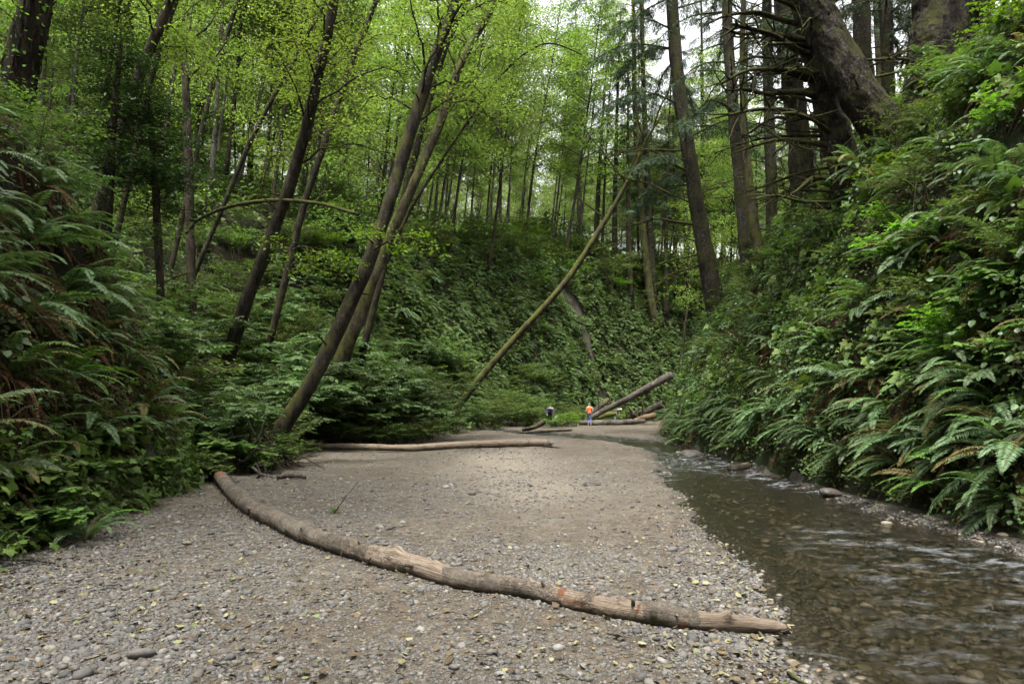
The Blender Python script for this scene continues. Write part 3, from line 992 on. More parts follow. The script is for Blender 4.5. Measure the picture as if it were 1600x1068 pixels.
def bank_points(n, xr, yr, test):
    x = rng.uniform(*xr, n); y = rng.uniform(*yr, n)
    k = test(x, y)
    x, y = x[k], y[k]
    gx, gy = slope_at(x, y)
    w = np.sqrt(1 + gx ** 2 + gy ** 2)
    k = rng.random(len(x)) < w / 3.2
    x, y, gx, gy = x[k], y[k], gx[k], gy[k]
    z = H(x, y)
    k = view_mask(x, y, z, 80)
    return x[k], y[k], z[k], gx[k], gy[k]

def zone(px, table):
    for lim, txt in table:
        if px < lim: return txt
    return table[-1][1]
RZONE = ((1070, 'at the far tip of the right bank'), (1130, 'above the flat reddish rock'), (1215, 'above the short black log'), (1290, 'above the forked stick'), (1400, 'above the square brown rock'), (1500, 'left of the bright yellow green bush'), (9999, 'at the right picture edge'))
LZONE = ((70, 'at the left picture edge'), (150, 'left of the hanging brown fronds'), (230, 'on the nose of the left bank'), (9999, 'beside the root end of the long log'))
BZONE = ((480, 'left of the tall leaning alder base'), (600, 'behind the left half of the straight grey log'), (720, 'around the foot of the mossy leaning trunk'), (850, 'left of the stooping person'), (9999, 'around the hikers'))
WZONE = ((640, 'behind the tall leaning alder'), (760, 'left of the mossy leaning trunk'), (880, 'under the mossy leaning trunk'), (9999, 'beside the muddy slide'))
TZONE = ((130, 'behind the vine wrapped tree'), (260, 'behind the dark evergreen'), (380, 'behind the dark broken trunk'), (520, 'behind the leftmost big leaning alder'), (660, 'behind the tall dark leaning alder'), (780, 'above the middle of the far wall'), (880, 'above the wall left of the slide'), (980, 'above the muddy slide'), (1110, 'behind the tilted dark spruce'), (1230, 'behind the grey spruce trunk'), (9999, 'behind the great spruces'))
def level(py):
    return 'high' if py < 330 else 'midway' if py < 520 else 'low'
def ppx(x, y, z):
    a, b = project(np.array([x, y, z]))
    return float(a), float(b)

def plant_ferns():
    # right bank
    x, y, z, gx, gy = bank_points(9000, (5.4, 17), (4.5, 44), lambda x, y: (right_s(x, y) > .35) & (right_s(x, y) < 6.5))
    keep = pick_spaced(x, y, z, .72, dist_scale=.018)[:185]
    print('right ferns', len(keep))
    for i in keep:
        d = y[i]; low = z[i] < 2.2
        kind = 'hang' if low else 'slope'
        px, py = ppx(x[i], y[i], z[i])
        lab = 'sword fern %s on the slope %s' % (level(py), zone(px, RZONE))
        grp = 'right bank ferns, ' + lab[11:]
        fern((x[i], y[i], z[i] + .02), math.atan2(-gy[i], -gx[i]) + rng.normal(0, .25), rng.uniform(.7, 1.35) * (1.1 if d < 14 else .95), kind if rng.random() < .75 else 'vase', lab, grp, near=d < 14.5, nf=17, ndead=4 if low else 2, pale=rng.random() < .22)
    # ferns that stand out on the near right bank
    for px, py, s, kind, lab in ((1500, 585, 1.55, 'hang', 'largest drooping fern over the dark undercut at the stream'), (1420, 420, 1.4, 'slope', 'pale fern fan above the drooping fern on the near right bank'),
            (1365, 495, 1.3, 'slope', 'arching pale fern left of the bright bush on the right bank'), (1575, 330, 1.4, 'slope', 'fern high at the right picture edge'), (1590, 430, 1.3, 'slope', 'fern at the right picture edge above the bright bush'),
            (1555, 640, 1.2, 'hang', 'brown tinged fern hanging at the right picture edge'), (1215, 545, 1.25, 'slope', 'fern fan halfway along the right bank'), (1270, 620, 1.2, 'hang', 'fern drooping above the forked stick'), (1180, 655, 1.1, 'hang', 'fern drooping above the short black log'), (1330, 600, 1.25, 'hang', 'fern hanging left of the dark undercut'), (1110, 560, 1.3, 'slope', 'upright fern near the tip of the right bank'), (1590, 720, 1.15, 'hang', 'lowest fern hanging over the dark undercut at the right edge'), (1500, 715, 1.0, 'hang', 'small fern hanging in the dark undercut'), (1430, 690, 1.1, 'hang', 'fern hanging just above the dark gravel margin'), (1385, 650, 1.2, 'hang', 'fern hanging above the square brown rock')):
        p = hit(px, py)
        gx, gy = slope_at(p[:1], p[1:2])
        fern((p[0], p[1], p[2] + .02), math.atan2(-gy[0], -gx[0]), s * 1.05, kind, lab, None, near=True, nf=18, ndead=4)
    # a curtain of ferns hanging along the whole foot of the right bank
    y = 5.2
    while y < 33:
        fx = float(np.interp(y, RIGHT[:, 1], RIGHT[:, 0])) + rng.uniform(.22, .62)
        z = h1(fx, y)
        px, py = ppx(fx, y, z)
        if 950 < px < 1640:
            fern((fx, y, z + rng.uniform(.0, .15)), math.pi + rng.normal(0, .35), rng.uniform(.6, 1.1), 'hang' if rng.random() < .7 else 'vase', 'fern of the hanging fringe at the waterline ' + zone(px, RZONE), 'fringe ferns ' + zone(px, RZONE), near=y < 11, nf=14, ndead=3, pale=rng.random() < .15)
        y += rng.uniform(.35, .6) * (1 + .02 * y)
    # left near bank
    x, y, z, gx, gy = bank_points(6000, (-14, -4.6), (6, 17), lambda x, y: (left_s(x, y)[0] > .3) & (left_s(x, y)[0] < 5))
    keep = pick_spaced(x, y, z, .62, dist_scale=.012)[:85]
    print('left ferns', len(keep))
    for i in keep:
        low = z[i] < 1.6
        px, py = ppx(x[i], y[i], z[i])
        lab = ('sword fern near the gravel ' if low else 'sword fern %s on the left slope ' % level(py)) + zone(px, LZONE)
        grp = 'left bank ferns, ' + lab[11:]
        fern((x[i], y[i], z[i] + .02), math.atan2(-gy[i], -gx[i]) + rng.normal(0, .3), rng.uniform(.85, 1.3), 'slope' if not low else 'vase', lab, grp, near=y[i] < 14, nf=14, ndead=10 if not low else 2, pale=rng.random() < .1)
    # far wall: single larger ferns that stand out of the leafy cover
    x, y, z, gx, gy = bank_points(6000, (-12, 10), (34, 66), lambda x, y: (left_s(x, y)[0] > .6) & (left_s(x, y)[0] < 7))
    k = slide_d(x, y, z) > 1.6
    x, y, z, gx, gy = x[k], y[k], z[k], gx[k], gy[k]
    keep = pick_spaced(x, y, z, 2.3)[:50]
    for i in keep:
        fern((x[i], y[i], z[i] + .02), math.atan2(-gy[i], -gx[i]) + rng.normal(0, .3), rng.uniform(1.0, 1.6), 'hang', 'sword fern hanging %s on the far wall %s' % (level(ppx(x[i], y[i], z[i])[1]), zone(ppx(x[i], y[i], z[i])[0], WZONE)), 'far wall ferns %s %s' % (level(ppx(x[i], y[i], z[i])[1]), zone(ppx(x[i], y[i], z[i])[0], WZONE)))
    # fern in front of the stooping person, and bright one by the water
    p = at(862, 664, 47.5)
    fern((p[0], p[1], h1(p[0], p[1])), -1.6, 1.9, 'vase', 'bushy upright fern in front of the stooping person in blue', None)
    p = hit(1145, 705)
    fern((p[0] + .25, p[1], p[2] + .05), math.pi, 1.0, 'vase', 'bright young fern at the waterline beyond the dark floating log', None, near=True, pale=True, ndead=0, nf=18)
    fern((-4.75, 7.6, h1(-4.75, 7.6)), 0, .8, 'vase', 'pale fern at the left picture edge above the gravel', None, near=True, nf=12, ndead=2)
plant_ferns()

# ------------------------------------------------------------------ small leafy cover
def sprig_mb(seed, n=26, rad=.34, leaf=.075, tmpl=LEAF, tri=False, hang=0.0, flat=.6):
    g = np.random.default_rng(seed)
    mb = MB()
    for k in range(5):
        a = g.uniform(0, 6.28); r = rad * g.uniform(.5, 1)
        P = catmull([[0, 0, -.05], [math.cos(a) * r * .4, math.sin(a) * r * .4, rad * .6], [math.cos(a) * r, math.sin(a) * r, rad * g.uniform(.3, .9) - hang * r]], 5)
        add_tube(mb, P, [.005, .004, .003, .0025, .002], 3, 1, cap=False)
    pos = g.normal(0, 1, (n, 3)) * np.array([rad * .5, rad * .5, rad * .3]) + [0, 0, rad * .5]
    d = norm(pos * [1, 1, .2] + g.normal(0, .12, (n, 3)) + [0, 0, -.1 - hang * .3])
    nr = norm(np.array([0, 0, 1.0]) + g.normal(0, 1 - flat, (n, 3)))
    val = np.clip(g.normal(.5, .22, n), 0, 1)
    ln = leaf * g.uniform(.6, 1.25, n)
    if tri:
        leaves(mb, pos, d, nr, ln, tmpl, 1, 0, val)
        for sg in (-1, 1):
            sd = np.cross(nr, d) * sg
            leaves(mb, pos, d * .35 + sd, nr, ln * .85, tmpl, 1, 0, val)
    else:
        leaves(mb, pos, d, nr, ln, tmpl, 1, 0, val)
    return mb
def wallfern_mb(seed):
    g = np.random.default_rng(seed)
    mb = MB()
    for k in range(6):
        f = frond_mb(g.uniform(.35, .6), g.uniform(-10, 45), g.uniform(50, 90), .26, 9, seed * 10 + k, 0, .1, .15, g.uniform(-15, 15))
        mb.merge(f, Matrix.Translation((0, g.normal(0, .12), g.normal(0, .1))) @ Matrix.Rotation(g.normal(0, .6), 4, 'Z'), g.normal(0, .12))
    return mb

SPRIG_SALAL = [sprig_mb(400 + i, 30, .34, .085, BROAD).build('salal_sprig', [M['salal'], M['stem']]) for i in range(4)]
SPRIG_BERRY = [sprig_mb(410 + i, 16, .36, .075, LEAF, True).build('berry_sprig', [M['shrub'], M['stem']]) for i in range(4)]
SPRIG_LIME = [sprig_mb(420 + i, 14, .30, .07, LEAF, True).build('lime_sprig', [M['lime'], M['stem']]) for i in range(2)]
SPRIG_LOBED = [sprig_mb(430 + i, 11, .36, .17, LOBED).build('maple_leaved_sprig', [M['shrub'], M['stem']]) for i in range(3)]
SPRIG_FAR = [sprig_mb(440 + i, 34, .55, .15, LEAF).build('far_sprig', [M['shrub'], M['stem']]) for i in range(4)]
SPRIG_FAR2 = [sprig_mb(450 + i, 34, .55, .16, LEAF).build('far_light_sprig', [M['lime'], M['stem']]) for i in range(2)]
WALLFERN = [wallfern_mb(460 + i).build('wall_fern', [M['wall_fern'], M['rachis']], False) for i in range(5)]
def twig_tangle(seed):
    g = np.random.default_rng(seed); mb = MB()
    for k in range(9):
        a = g.normal(0, .9); L = g.uniform(.3, .9)
        P = catmull([[0, g.normal(0, .15), g.normal(0, .1)], [math.cos(a) * .25, math.sin(a) * .2, -L * .2], [math.cos(a) * .3, math.sin(a) * .3, -L]], 6)
        add_tube(mb, P, np.linspace(.008, .003, 6), 3, 0, cap=False, val=g.uniform(0, .6))
    for k in range(3):
        mb.merge(DEAD[k], Matrix.Rotation(g.normal(0, .7), 4, 'Z') @ Matrix.Rotation(R(20), 4, 'Y') @ Matrix.Scale(g.uniform(.4, .8), 4))
    return mb.build('dead_thatch', [M['dead'], M['dead']], False)
THATCH = [twig_tangle(470 + i) for i in range(4)]

def slope_rot(gx, gy, up=.55, jit=.25):
    """euler angles that tilt a plant partly towards the slope normal, +X downhill"""
    n = len(gx)
    m = np.hypot(gx, gy)
    tilt = np.arctan(m) * (1 - up)
    az = np.arctan2(-gy, -gx)
    return np.stack([rng.normal(0, jit, n), tilt + rng.normal(0, jit, n), az + rng.normal(0, .4, n)], -1)

def cover(name, meshes, n, xr, yr, test, size, label, up=.55, weight=None, lift=.05):
    x, y, z, gx, gy = bank_points(n, xr, yr, test)
    if weight is not None:
        k = rng.random(len(x)) < weight(x, y, z)
        x, y, z, gx, gy = x[k], y[k], z[k], gx[k], gy[k]
    k = slide_d(x, y, z) > .25 + .6 * rng.random(len(x)) * sstep(3, 9, z)
    x, y, z, gx, gy = x[k], y[k], z[k], gx[k], gy[k]
    print(name, len(x))
    scatter(name, meshes, np.stack([x, y, z + lift], -1), slope_rot(gx, gy, up), rng.uniform(*size, len(x)), rng.integers(0, len(meshes), len(x)), label, 'undergrowth')

def covers():
    ls = lambda x, y: left_s(x, y)[0]
    patch = lambda f, s, lo=.35, hi=.6: (lambda x, y, z: sstep(lo, hi, vnoise(x * f + z * f * .5, y * f + z * f * .6, s)))
    cover('salal_cover', SPRIG_SALAL + SPRIG_LOBED[:1], 36000, (5.5, 26), (5, 60), lambda x, y: (right_s(x, y) > .5) & (right_s(x, y) < 9), (.7, 1.3), 'glossy dark salal leaves filling gaps on the right bank', lift=.16, weight=lambda x, y, z: .15 + .85 * sstep(.3, .6, vnoise(x * .6 + z * .3, y * .5, 51)) * sstep(.5, 2.5, z))
    cover('bramble_cover', SPRIG_BERRY, 36000, (5.5, 26), (5, 60), lambda x, y: (right_s(x, y) > .6) & (right_s(x, y) < 9), (.6, 1.2), 'small three leaved bramble sprays between the right bank ferns', lift=.18, weight=lambda x, y, z: .1 + .9 * sstep(.45, .65, vnoise(x * .55 + z * .4, y * .5, 52)) * sstep(.8, 2.5, z))
    cover('bright_bramble_cover', SPRIG_LIME, 12000, (7, 30), (8, 50), lambda x, y: (right_s(x, y) > 1.5) & (right_s(x, y) < 14), (.8, 1.5), 'bright yellow green sprays along the top of the right bank', weight=lambda x, y, z: .7 * sstep(4.5, 8, z) * sstep(.4, .6, vnoise(x * .5, y * .4, 53)))
    cover('right_foot_cover', SPRIG_BERRY + SPRIG_SALAL[:2], 3500, (5.5, 8.5), (5, 34), lambda x, y: (right_s(x, y) > .02) & (right_s(x, y) < .8), (.5, 1.0), 'dark leafy sprigs at the foot of the right bank')
    cover('right_bank_thatch', THATCH, 2200, (5.5, 12), (5, 40), lambda x, y: (right_s(x, y) > .2) & (right_s(x, y) < 4), (.6, 1.3), 'dead brown fern thatch hanging on the right bank', .9, lift=.0)
    cover('left_bank_thatch', THATCH, 700, (-12, -4.8), (5, 16), lambda x, y: (ls(x, y) > .3) & (ls(x, y) < 3), (.7, 1.4), 'dead brown fern thatch hanging on the left bank', .9, lift=.0)
    cover('left_leaf_cover', SPRIG_BERRY + SPRIG_SALAL[:2], 9000, (-30, -4.6), (5, 34), lambda x, y: (ls(x, y) > .1) & (ls(x, y) < 13), (.7, 1.3), 'mixed small leafy undergrowth on the left slope', weight=lambda x, y, z: .35 + .6 * sstep(.35, .6, vnoise(x * .5, y * .5, 54)))
    cover('left_foot_cover', SPRIG_LOBED + SPRIG_BERRY[:2], 9000, (-9, -4), (5.5, 16), lambda x, y: (ls(x, y) > -.15) & (ls(x, y) < 1.1), (.5, .95), 'lobed and three leaved seedlings along the left gravel edge', weight=lambda x, y, z: .8 * sstep(1.6, .3, z))
    cover('bench_cover', SPRIG_BERRY + SPRIG_LOBED[:1], 15000, (-14, 9), (14, 62), lambda x, y: (inside(x, y, BPOLY)) & (ls(x, y) < 1) & (seg_dist(x, y, GRAVEL) > .02), (.8, 1.5), 'leafy ground cover on the shrub bench')
    cover('wall_fern_cover', WALLFERN, 90000, (-13, 26), (33, 78), lambda x, y: (ls(x, y) > .1) & (ls(x, y) < 9), (.55, 1.7), 'dense curtain of five finger ferns on the far canyon wall', 1.0, lift=.0, weight=lambda x, y, z: .55 + .45 * sstep(.3, .5, vnoise(x * .7 + z * .5, y * .7 - z * .4, 58)))
    cover('plateau_cover', SPRIG_FAR, 30000, (-60, 60), (24, 100), lambda x, y: (ls(x, y) > 5) & (ls(x, y) < 45), (1.2, 2.6), 'green understory on the plateau under the alders', weight=lambda x, y, z: .3 + .5 * vnoise(x * .3, y * .3, 55))
    cover('bright_plateau_cover', SPRIG_FAR2, 14000, (-60, 60), (24, 100), lambda x, y: (ls(x, y) > 7) & (ls(x, y) < 30), (1.0, 2.0), 'bright yellow green understory far behind the alders', weight=lambda x, y, z: .8 * sstep(.45, .6, vnoise(x * .2, y * .2, 56)))
    cover('far_understory', SPRIG_FAR2 + SPRIG_FAR, 22000, (-110, 110), (72, 168), lambda x, y: (ls(x, y) > 10) | (right_s(x, y) > 12), (2.6, 5.0), 'pale green thickets deep in the woods behind the trunks')
    cover('far_right_cover', SPRIG_FAR, 9000, (8, 70), (22, 80), lambda x, y: (right_s(x, y) > 5) & (right_s(x, y) < 25), (1.0, 2.0), 'green understory on the right plateau behind the spruces', weight=lambda x, y, z: .25 + .4 * vnoise(x * .3, y * .3, 57))
covers()

# ------------------------------------------------------------------ shrubs
def shrub_mb(seed, h=1.6, rad=1.1, canes=16, leaf=.085, style='tri', tmpl=LEAF, dens=1.0):
    g = np.random.default_rng(seed)
    st, lf = MB(), MB()
    pts, dirs, vals = [], [], []
    for c in range(canes):
        a = g.uniform(0, 6.28); r = rad * g.uniform(.25, 1.0) ** .7; hh = h * g.uniform(.55, 1.05) * (1 - .35 * (r / rad) ** 2)
        b = np.array([g.normal(0, .12) * rad, g.normal(0, .12) * rad, -.15])
        tip = np.array([math.cos(a) * r, math.sin(a) * r, hh])
        P = catmull([b, b * .5 + tip * .35 + [0, 0, hh * .25], tip * .8 + [0, 0, hh * .13], tip + [math.cos(a) * .15, math.sin(a) * .15, -.08]], 12)
        add_tube(st, P, np.linspace(.012, .003, 12), 4, 0, cap=False)
        cv = g.uniform(-.15, .15)
        for k in range(4, 12):
            for q in range(int(2 * dens + g.random())):
                L = rad * g.uniform(.15, .42)
                az = g.uniform(0, 6.28)
                e = P[k] + np.array([math.cos(az) * L, math.sin(az) * L, g.uniform(-.05, .22) * L * 2])
                T = catmull([P[k], (P[k] + e) / 2 + [0, 0, .05], e], 4)
                add_tube(st, T, [.004, .003, .0025, .002], 3, 0, cap=False)
                for u in (.45, .75, 1.0):
                    p = P[k] * (1 - u) + e * u
                    aa = az + g.normal(0, .9)
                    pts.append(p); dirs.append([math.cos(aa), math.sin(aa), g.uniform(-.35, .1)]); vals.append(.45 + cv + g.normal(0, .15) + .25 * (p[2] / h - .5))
    pts, dirs, vals = np.array(pts), norm(dirs), np.clip(vals, 0, 1)
    n = len(pts)
    nr = norm(np.array([0, 0, 1.0]) + g.normal(0, .28, (n, 3)))
    ln = leaf * g.uniform(.65, 1.2, n)
    if style == 'tri':
        leaves(lf, pts, dirs, nr, ln, tmpl, 1, 0, vals)
        for sg in (-1, 1):
            sd = np.cross(nr, dirs) * sg
            leaves(lf, pts, dirs * .3 + sd, nr, ln * .85, tmpl, 1, 0, np.clip(vals + .05 * sg, 0, 1))
    elif style == 'pinnate':
        for k in range(3):
            for sg in (-1, 1):
                sd = np.cross(nr, dirs) * sg
                leaves(lf, pts + dirs * (ln * (.35 + .55 * k))[:, None], dirs * .6 + sd - [0, 0, .2], nr, ln, LEAF, .85, 0, vals)
        leaves(lf, pts + dirs * (ln * 1.8)[:, None], dirs - [0, 0, .2], nr, ln, LEAF, .85, 0, vals)
    else:
        leaves(lf, pts, dirs, nr, ln, tmpl, 1, 0, vals)
    return st, lf

def make_shrubs(kind, n, leafmat, **kw):
    out = []
    for i in range(n):
        st, lf = shrub_mb(500 + len(kind) * 31 + i * 7, **kw)
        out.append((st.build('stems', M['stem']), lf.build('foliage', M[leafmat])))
    return out
SH = {
    'salmonberry_bush': make_shrubs('salmonberry', 4, 'shrub', h=1.7, rad=1.15, leaf=.09),
    'elderberry_bush': make_shrubs('elderberry', 4, 'elder', h=2.3, rad=1.3, canes=13, leaf=.125, style='pinnate', dens=.75),
    'thimbleberry_bush': make_shrubs('thimbleberry', 3, 'shrub', h=1.1, rad=.75, canes=9, leaf=.17, style='one', tmpl=LOBED, dens=.8),
    'lime_leaved_bush': make_shrubs('limeleaved', 3, 'lime', h=1.5, rad=1.1, canes=12, leaf=.10, dens=.9),
    'huckleberry_bush': make_shrubs('huckleberry', 3, 'shrub', h=1.8, rad=1.2, canes=14, leaf=.085, style='one', tmpl=LEAF, dens=1.6),
}
def shrub(kind, loc, size, label, group=None, rz=None, tilt=(0, 0)):
    st, lf = SH[kind][rng.integers(0, len(SH[kind]))]
    root = link(kind, None, None, loc, (tilt[0], tilt[1], rng.uniform(0, 6.28) if rz is None else rz), size)
    root.empty_display_size = .1
    tag(root, label, 'shrub', group)
    link('stems', st, root); link('foliage', lf, root)
    return root

def plant_shrubs():
    # bench between the gravel and the wall
    x = rng.uniform(-12, 10, 2500); y = rng.uniform(15, 62, 2500)
    k = inside(x, y, BPOLY) & (seg_dist(x, y, GRAVEL) > .9) & (left_s(x, y)[0] < np.where(y > 34, .6, 3.5))
    x, y = x[k], y[k]; z = H(x, y)
    k = view_mask(x, y, z, 40); x, y, z = x[k], y[k], z[k]
    # a close row right at the gravel edge comes first
    e = catmull(np.column_stack([GRAVEL, np.zeros(len(GRAVEL))]), 400)
    ed = np.concatenate([[0], np.cumsum(np.linalg.norm(np.diff(e, axis=0), axis=1))])
    tt = np.arange(6.5, ed[-1] - 3, 1.35)
    ex, ey = np.interp(tt, ed, e[:, 0]) - rng.uniform(.25, .7, len(tt)), np.interp(tt, ed, e[:, 1]) + rng.uniform(-.2, .3, len(tt))
    x, y = np.concatenate([ex, x]), np.concatenate([ey, y]); z = H(x, y)
    keep = pick_spaced(x, y, z, 1.15, dist_scale=.008)[:125]
    for i in keep:
        front = seg_dist(np.array([x[i]]), np.array([y[i]]), GRAVEL)[0] < 2.4
        if y[i] < 27:
            kind = str(rng.choice(['elderberry_bush', 'salmonberry_bush', 'huckleberry_bush'], p=[.5, .35, .15]))
        else:
            kind = str(rng.choice(['salmonberry_bush', 'huckleberry_bush', 'elderberry_bush'], p=[.55, .25, .2]))
        nm = {'elderberry_bush': 'blue green elderberry bush', 'salmonberry_bush': 'three leaved salmonberry bush', 'huckleberry_bush': 'fine leaved bush'}[kind]
        lab = '%s %s %s' % ('low' if front else 'tall', nm, zone(ppx(x[i], y[i], z[i])[0], BZONE))
        shrub(kind, (x[i], y[i], z[i]), rng.uniform(.8, 1.1) * (0.85 if front else 1.5), lab, 'bench shrubs: ' + lab)
    # left slope behind the near bank
    x, y, z, gx, gy = bank_points(2500, (-34, -6), (11, 40), lambda x, y: (left_s(x, y)[0] > 1.2) & (left_s(x, y)[0] < 16))
    keep = pick_spaced(x, y, z, 1.7)[:75]
    for i in keep:
        kind = str(rng.choice(['salmonberry_bush', 'elderberry_bush', 'huckleberry_bush']))
        lab = kind.replace('_bush', '').replace('huckleberry', 'fine leaved') + ' bush on the left slope ' + zone(ppx(x[i], y[i], z[i])[0], TZONE)
        shrub(kind, (x[i], y[i], z[i]), rng.uniform(.8, 1.3), lab, 'left slope shrubs: ' + lab)
    for px, d, s_ in ((455, 20.6, .95), (488, 23.8, 1.25), (515, 24.3, 1.25), (545, 24.6, 1.35), (580, 25.2, 1.25), (615, 26.0, 1.35), (645, 27.8, 1.2), (545, 27.5, 1.8), (600, 28.6, 1.7), (450, 22.2, 1.5), (480, 25.5, 1.6), (660, 30, 1.5)):
        p = at(px, 0, d)
        shrub('elderberry_bush', (p[0], p[1], h1(p[0], p[1])), s_, 'layered blue green elderberry just behind the tall dark leaning alder', 'elderberries at the leaning alder')
    for px, d, s_ in ((745, 42, 1.1), (775, 45, 1.2), (800, 46.5, 1.1), (825, 48, 1.0), (790, 49, 1.4), (840, 51, 1.2)):
        p = at(px, 0, d)
        shrub('salmonberry_bush', (p[0], p[1], h1(p[0], p[1])), s_, 'rounded green bush between the mossy leaning trunk and the stooping person', 'rounded bushes by the far bend')
    for px, d, s_ in ((500, 23.7, .55), (530, 23.6, .6), (562, 23.7, .55), (594, 23.9, .6), (626, 24.4, .55), (515, 24.6, .8), (580, 24.7, .8), (655, 25.4, .6)):
        p = at(px, 0, d)
        shrub('salmonberry_bush', (p[0], p[1], h1(p[0], p[1])), s_, 'low leafy bush close behind the straight grey log', 'low bushes behind the straight log')
    for px, d, s_ in ((345, 13.0, .5), (328, 13.4, .6), (372, 15.0, .75), (398, 15.2, .6), (425, 15.9, .55), (448, 16.9, .6), (352, 14.9, .9)):
        p = at(px, 0, d)
        shrub('thimbleberry_bush' if px < 400 else 'salmonberry_bush', (p[0], p[1], h1(p[0], p[1])), s_, 'small leafy bush hiding the roots of the tall leaning alder', 'bushes at the alder roots')
    # left foot, lobed leaves by the gravel
    for px, py, s in ((75, 850, .62), (130, 780, .6), (165, 735, .7), (235, 770, .65), (60, 800, .6), (330, 690, 1.0), (290, 650, 1.2), (370, 620, 1.4), (20, 850, .5), (310, 560, 1.5), (390, 560, 1.4)):
        p = hit(px, py)
        o = shrub('thimbleberry_bush', p, s, 'thimbleberry plant with broad lobed leaves at the left gravel edge', 'thimbleberry plants at the left edge')
    # right bank
    x, y, z, gx, gy = bank_points(3000, (6, 22), (6, 44), lambda x, y: (right_s(x, y) > 1.3) & (right_s(x, y) < 9))
    k = z > 1.7
    x, y, z, gx, gy = x[k], y[k], z[k], gx[k], gy[k]
    keep = pick_spaced(x, y, z, 1.4)[:95]
    for i in keep:
        kind = str(rng.choice(['salmonberry_bush', 'huckleberry_bush', 'lime_leaved_bush'], p=[.4, .3, .3]))
        nm = {'salmonberry_bush': 'salmonberry', 'huckleberry_bush': 'fine leaved', 'lime_leaved_bush': 'yellow green'}[kind]
        shrub(kind, (x[i], y[i], z[i] - .1), rng.uniform(.5, .85), '%s bush %s among the ferns %s' % ((nm, level(ppx(x[i], y[i], z[i])[1]), zone(ppx(x[i], y[i], z[i])[0], RZONE))), 'right bank shrubs: %s %s %s' % ((nm, level(ppx(x[i], y[i], z[i])[1]), zone(ppx(x[i], y[i], z[i])[0], RZONE))))
    p = hit(1500, 560)
    shrub('lime_leaved_bush', p, .75, 'bright yellow green bush leaning out of the near right bank')
    p = hit(1545, 520)
    shrub('thimbleberry_bush', p, .8, 'thimbleberry plant with pale lobed leaves on the near right bank')
    for k, (px, py) in enumerate(((1300, 560), (1390, 600), (1240, 480), (1460, 480), (1570, 600), (1350, 420), (1480, 640), (1170, 600), (1530, 420), (1590, 480))):
        p = hit(px, py)
        shrub('thimbleberry_bush', p, rng.uniform(.55, .8), 'broad leaved thimbleberry tucked between ferns ' + zone(px, RZONE), 'right bank thimbleberries ' + zone(px, RZONE))
    # top edge of the far wall
    x, y, z, gx, gy = bank_points(4000, (-12, 22), (38, 80), lambda x, y: (left_s(x, y)[0] > 4) & (left_s(x, y)[0] < 11))
    keep = pick_spaced(x, y, z, 2.2)[:70]
    for i in keep:
        kind = str(rng.choice(['salmonberry_bush', 'huckleberry_bush', 'lime_leaved_bush'], p=[.45, .35, .2]))
        nm = {'salmonberry_bush': 'broad leaved', 'huckleberry_bush': 'fine leaved', 'lime_leaved_bush': 'yellow green'}[kind]
        shrub(kind, (x[i], y[i], z[i] - .1), rng.uniform(1.0, 1.6), nm + ' bush on the brow ' + zone(ppx(x[i], y[i], z[i])[0], TZONE), 'brow shrubs: ' + nm + zone(ppx(x[i], y[i], z[i])[0], TZONE))
    # the brow beside the far bend, and bushes rooted on the wall itself
    for k, px in enumerate((950, 968, 985, 1003, 1020, 1036, 1052, 1070, 1088, 1105)):
        d = 66.0
        while h1(*at(px, 0, d)[:2]) < 13 and d < 100: d += 1
        d += (k % 3) * 2.5
        p = at(px, 0, d)
        shrub(('huckleberry_bush', 'lime_leaved_bush')[k % 2], (p[0], p[1], h1(p[0], p[1]) - .2), rng.uniform(2.0, 2.8), ('big fine leaved', 'big yellow green')[k % 2] + ' bush on the far brow around the tilted dark spruce', ('fine leaved', 'yellow green')[k % 2] + ' bushes on the far brow')
    x, y, z, gx, gy = bank_points(3000, (-9, 10), (36, 66), lambda x, y: (left_s(x, y)[0] > .8) & (left_s(x, y)[0] < 5.5))
    k = slide_d(x, y, z) > 1.6
    x, y, z = x[k], y[k], z[k]
    for i in pick_spaced(x, y, z, 2.6)[:26]:
        px, py = ppx(x[i], y[i], z[i])
        kind = ('salmonberry_bush', 'huckleberry_bush')[i % 2]
        shrub(kind, (x[i], y[i], z[i] - .2), rng.uniform(.6, 1.1), '%s bush rooted %s on the far wall %s' % (('three leaved', 'fine leaved')[i % 2], level(py), zone(px, WZONE)), 'bushes on the wall: %d %s %s' % (i % 2, level(py), zone(px, WZONE)))
    # bright leafy plants behind the person
    for px, py, d, s in ((885, 655, 49, .8), (900, 660, 50, .75), (868, 668, 46.5, .6), (880, 645, 51, .9), (895, 660, 48.5, .6), (940, 640, 60, .9), (965, 640, 61, .9), (985, 640, 60, .8), (1010, 635, 60, .9)):
        p = at(px, py, d)
        shrub('lime_leaved_bush', (p[0], p[1], h1(p[0], p[1])), s, 'yellow green leafy plant around the hikers and the propped log', 'bright plants around the hikers')
plant_shrubs()

# ------------------------------------------------------------------ trees
UP = np.array([0, 0, 1.0])
def cluster(lf, g, c, n, sp, leaf, tmpl=LEAF, cv=0.0, out=None, wid=1.0, tiltn=.65):
    pos = c + g.normal(0, 1, (n, 3)) * sp
    d = g.normal(0, 1, (n, 3)) * [1, 1, .25] + [0, 0, -.25]
    if out is not None: d = d + out * .6
    nr = norm(UP + g.normal(0, tiltn, (n, 3)))
    leaves(lf, pos, norm(d), nr, leaf * g.uniform(.65, 1.25, n), tmpl, wid, 0, np.clip(.45 + cv + g.normal(0, .18, n), 0, 1))

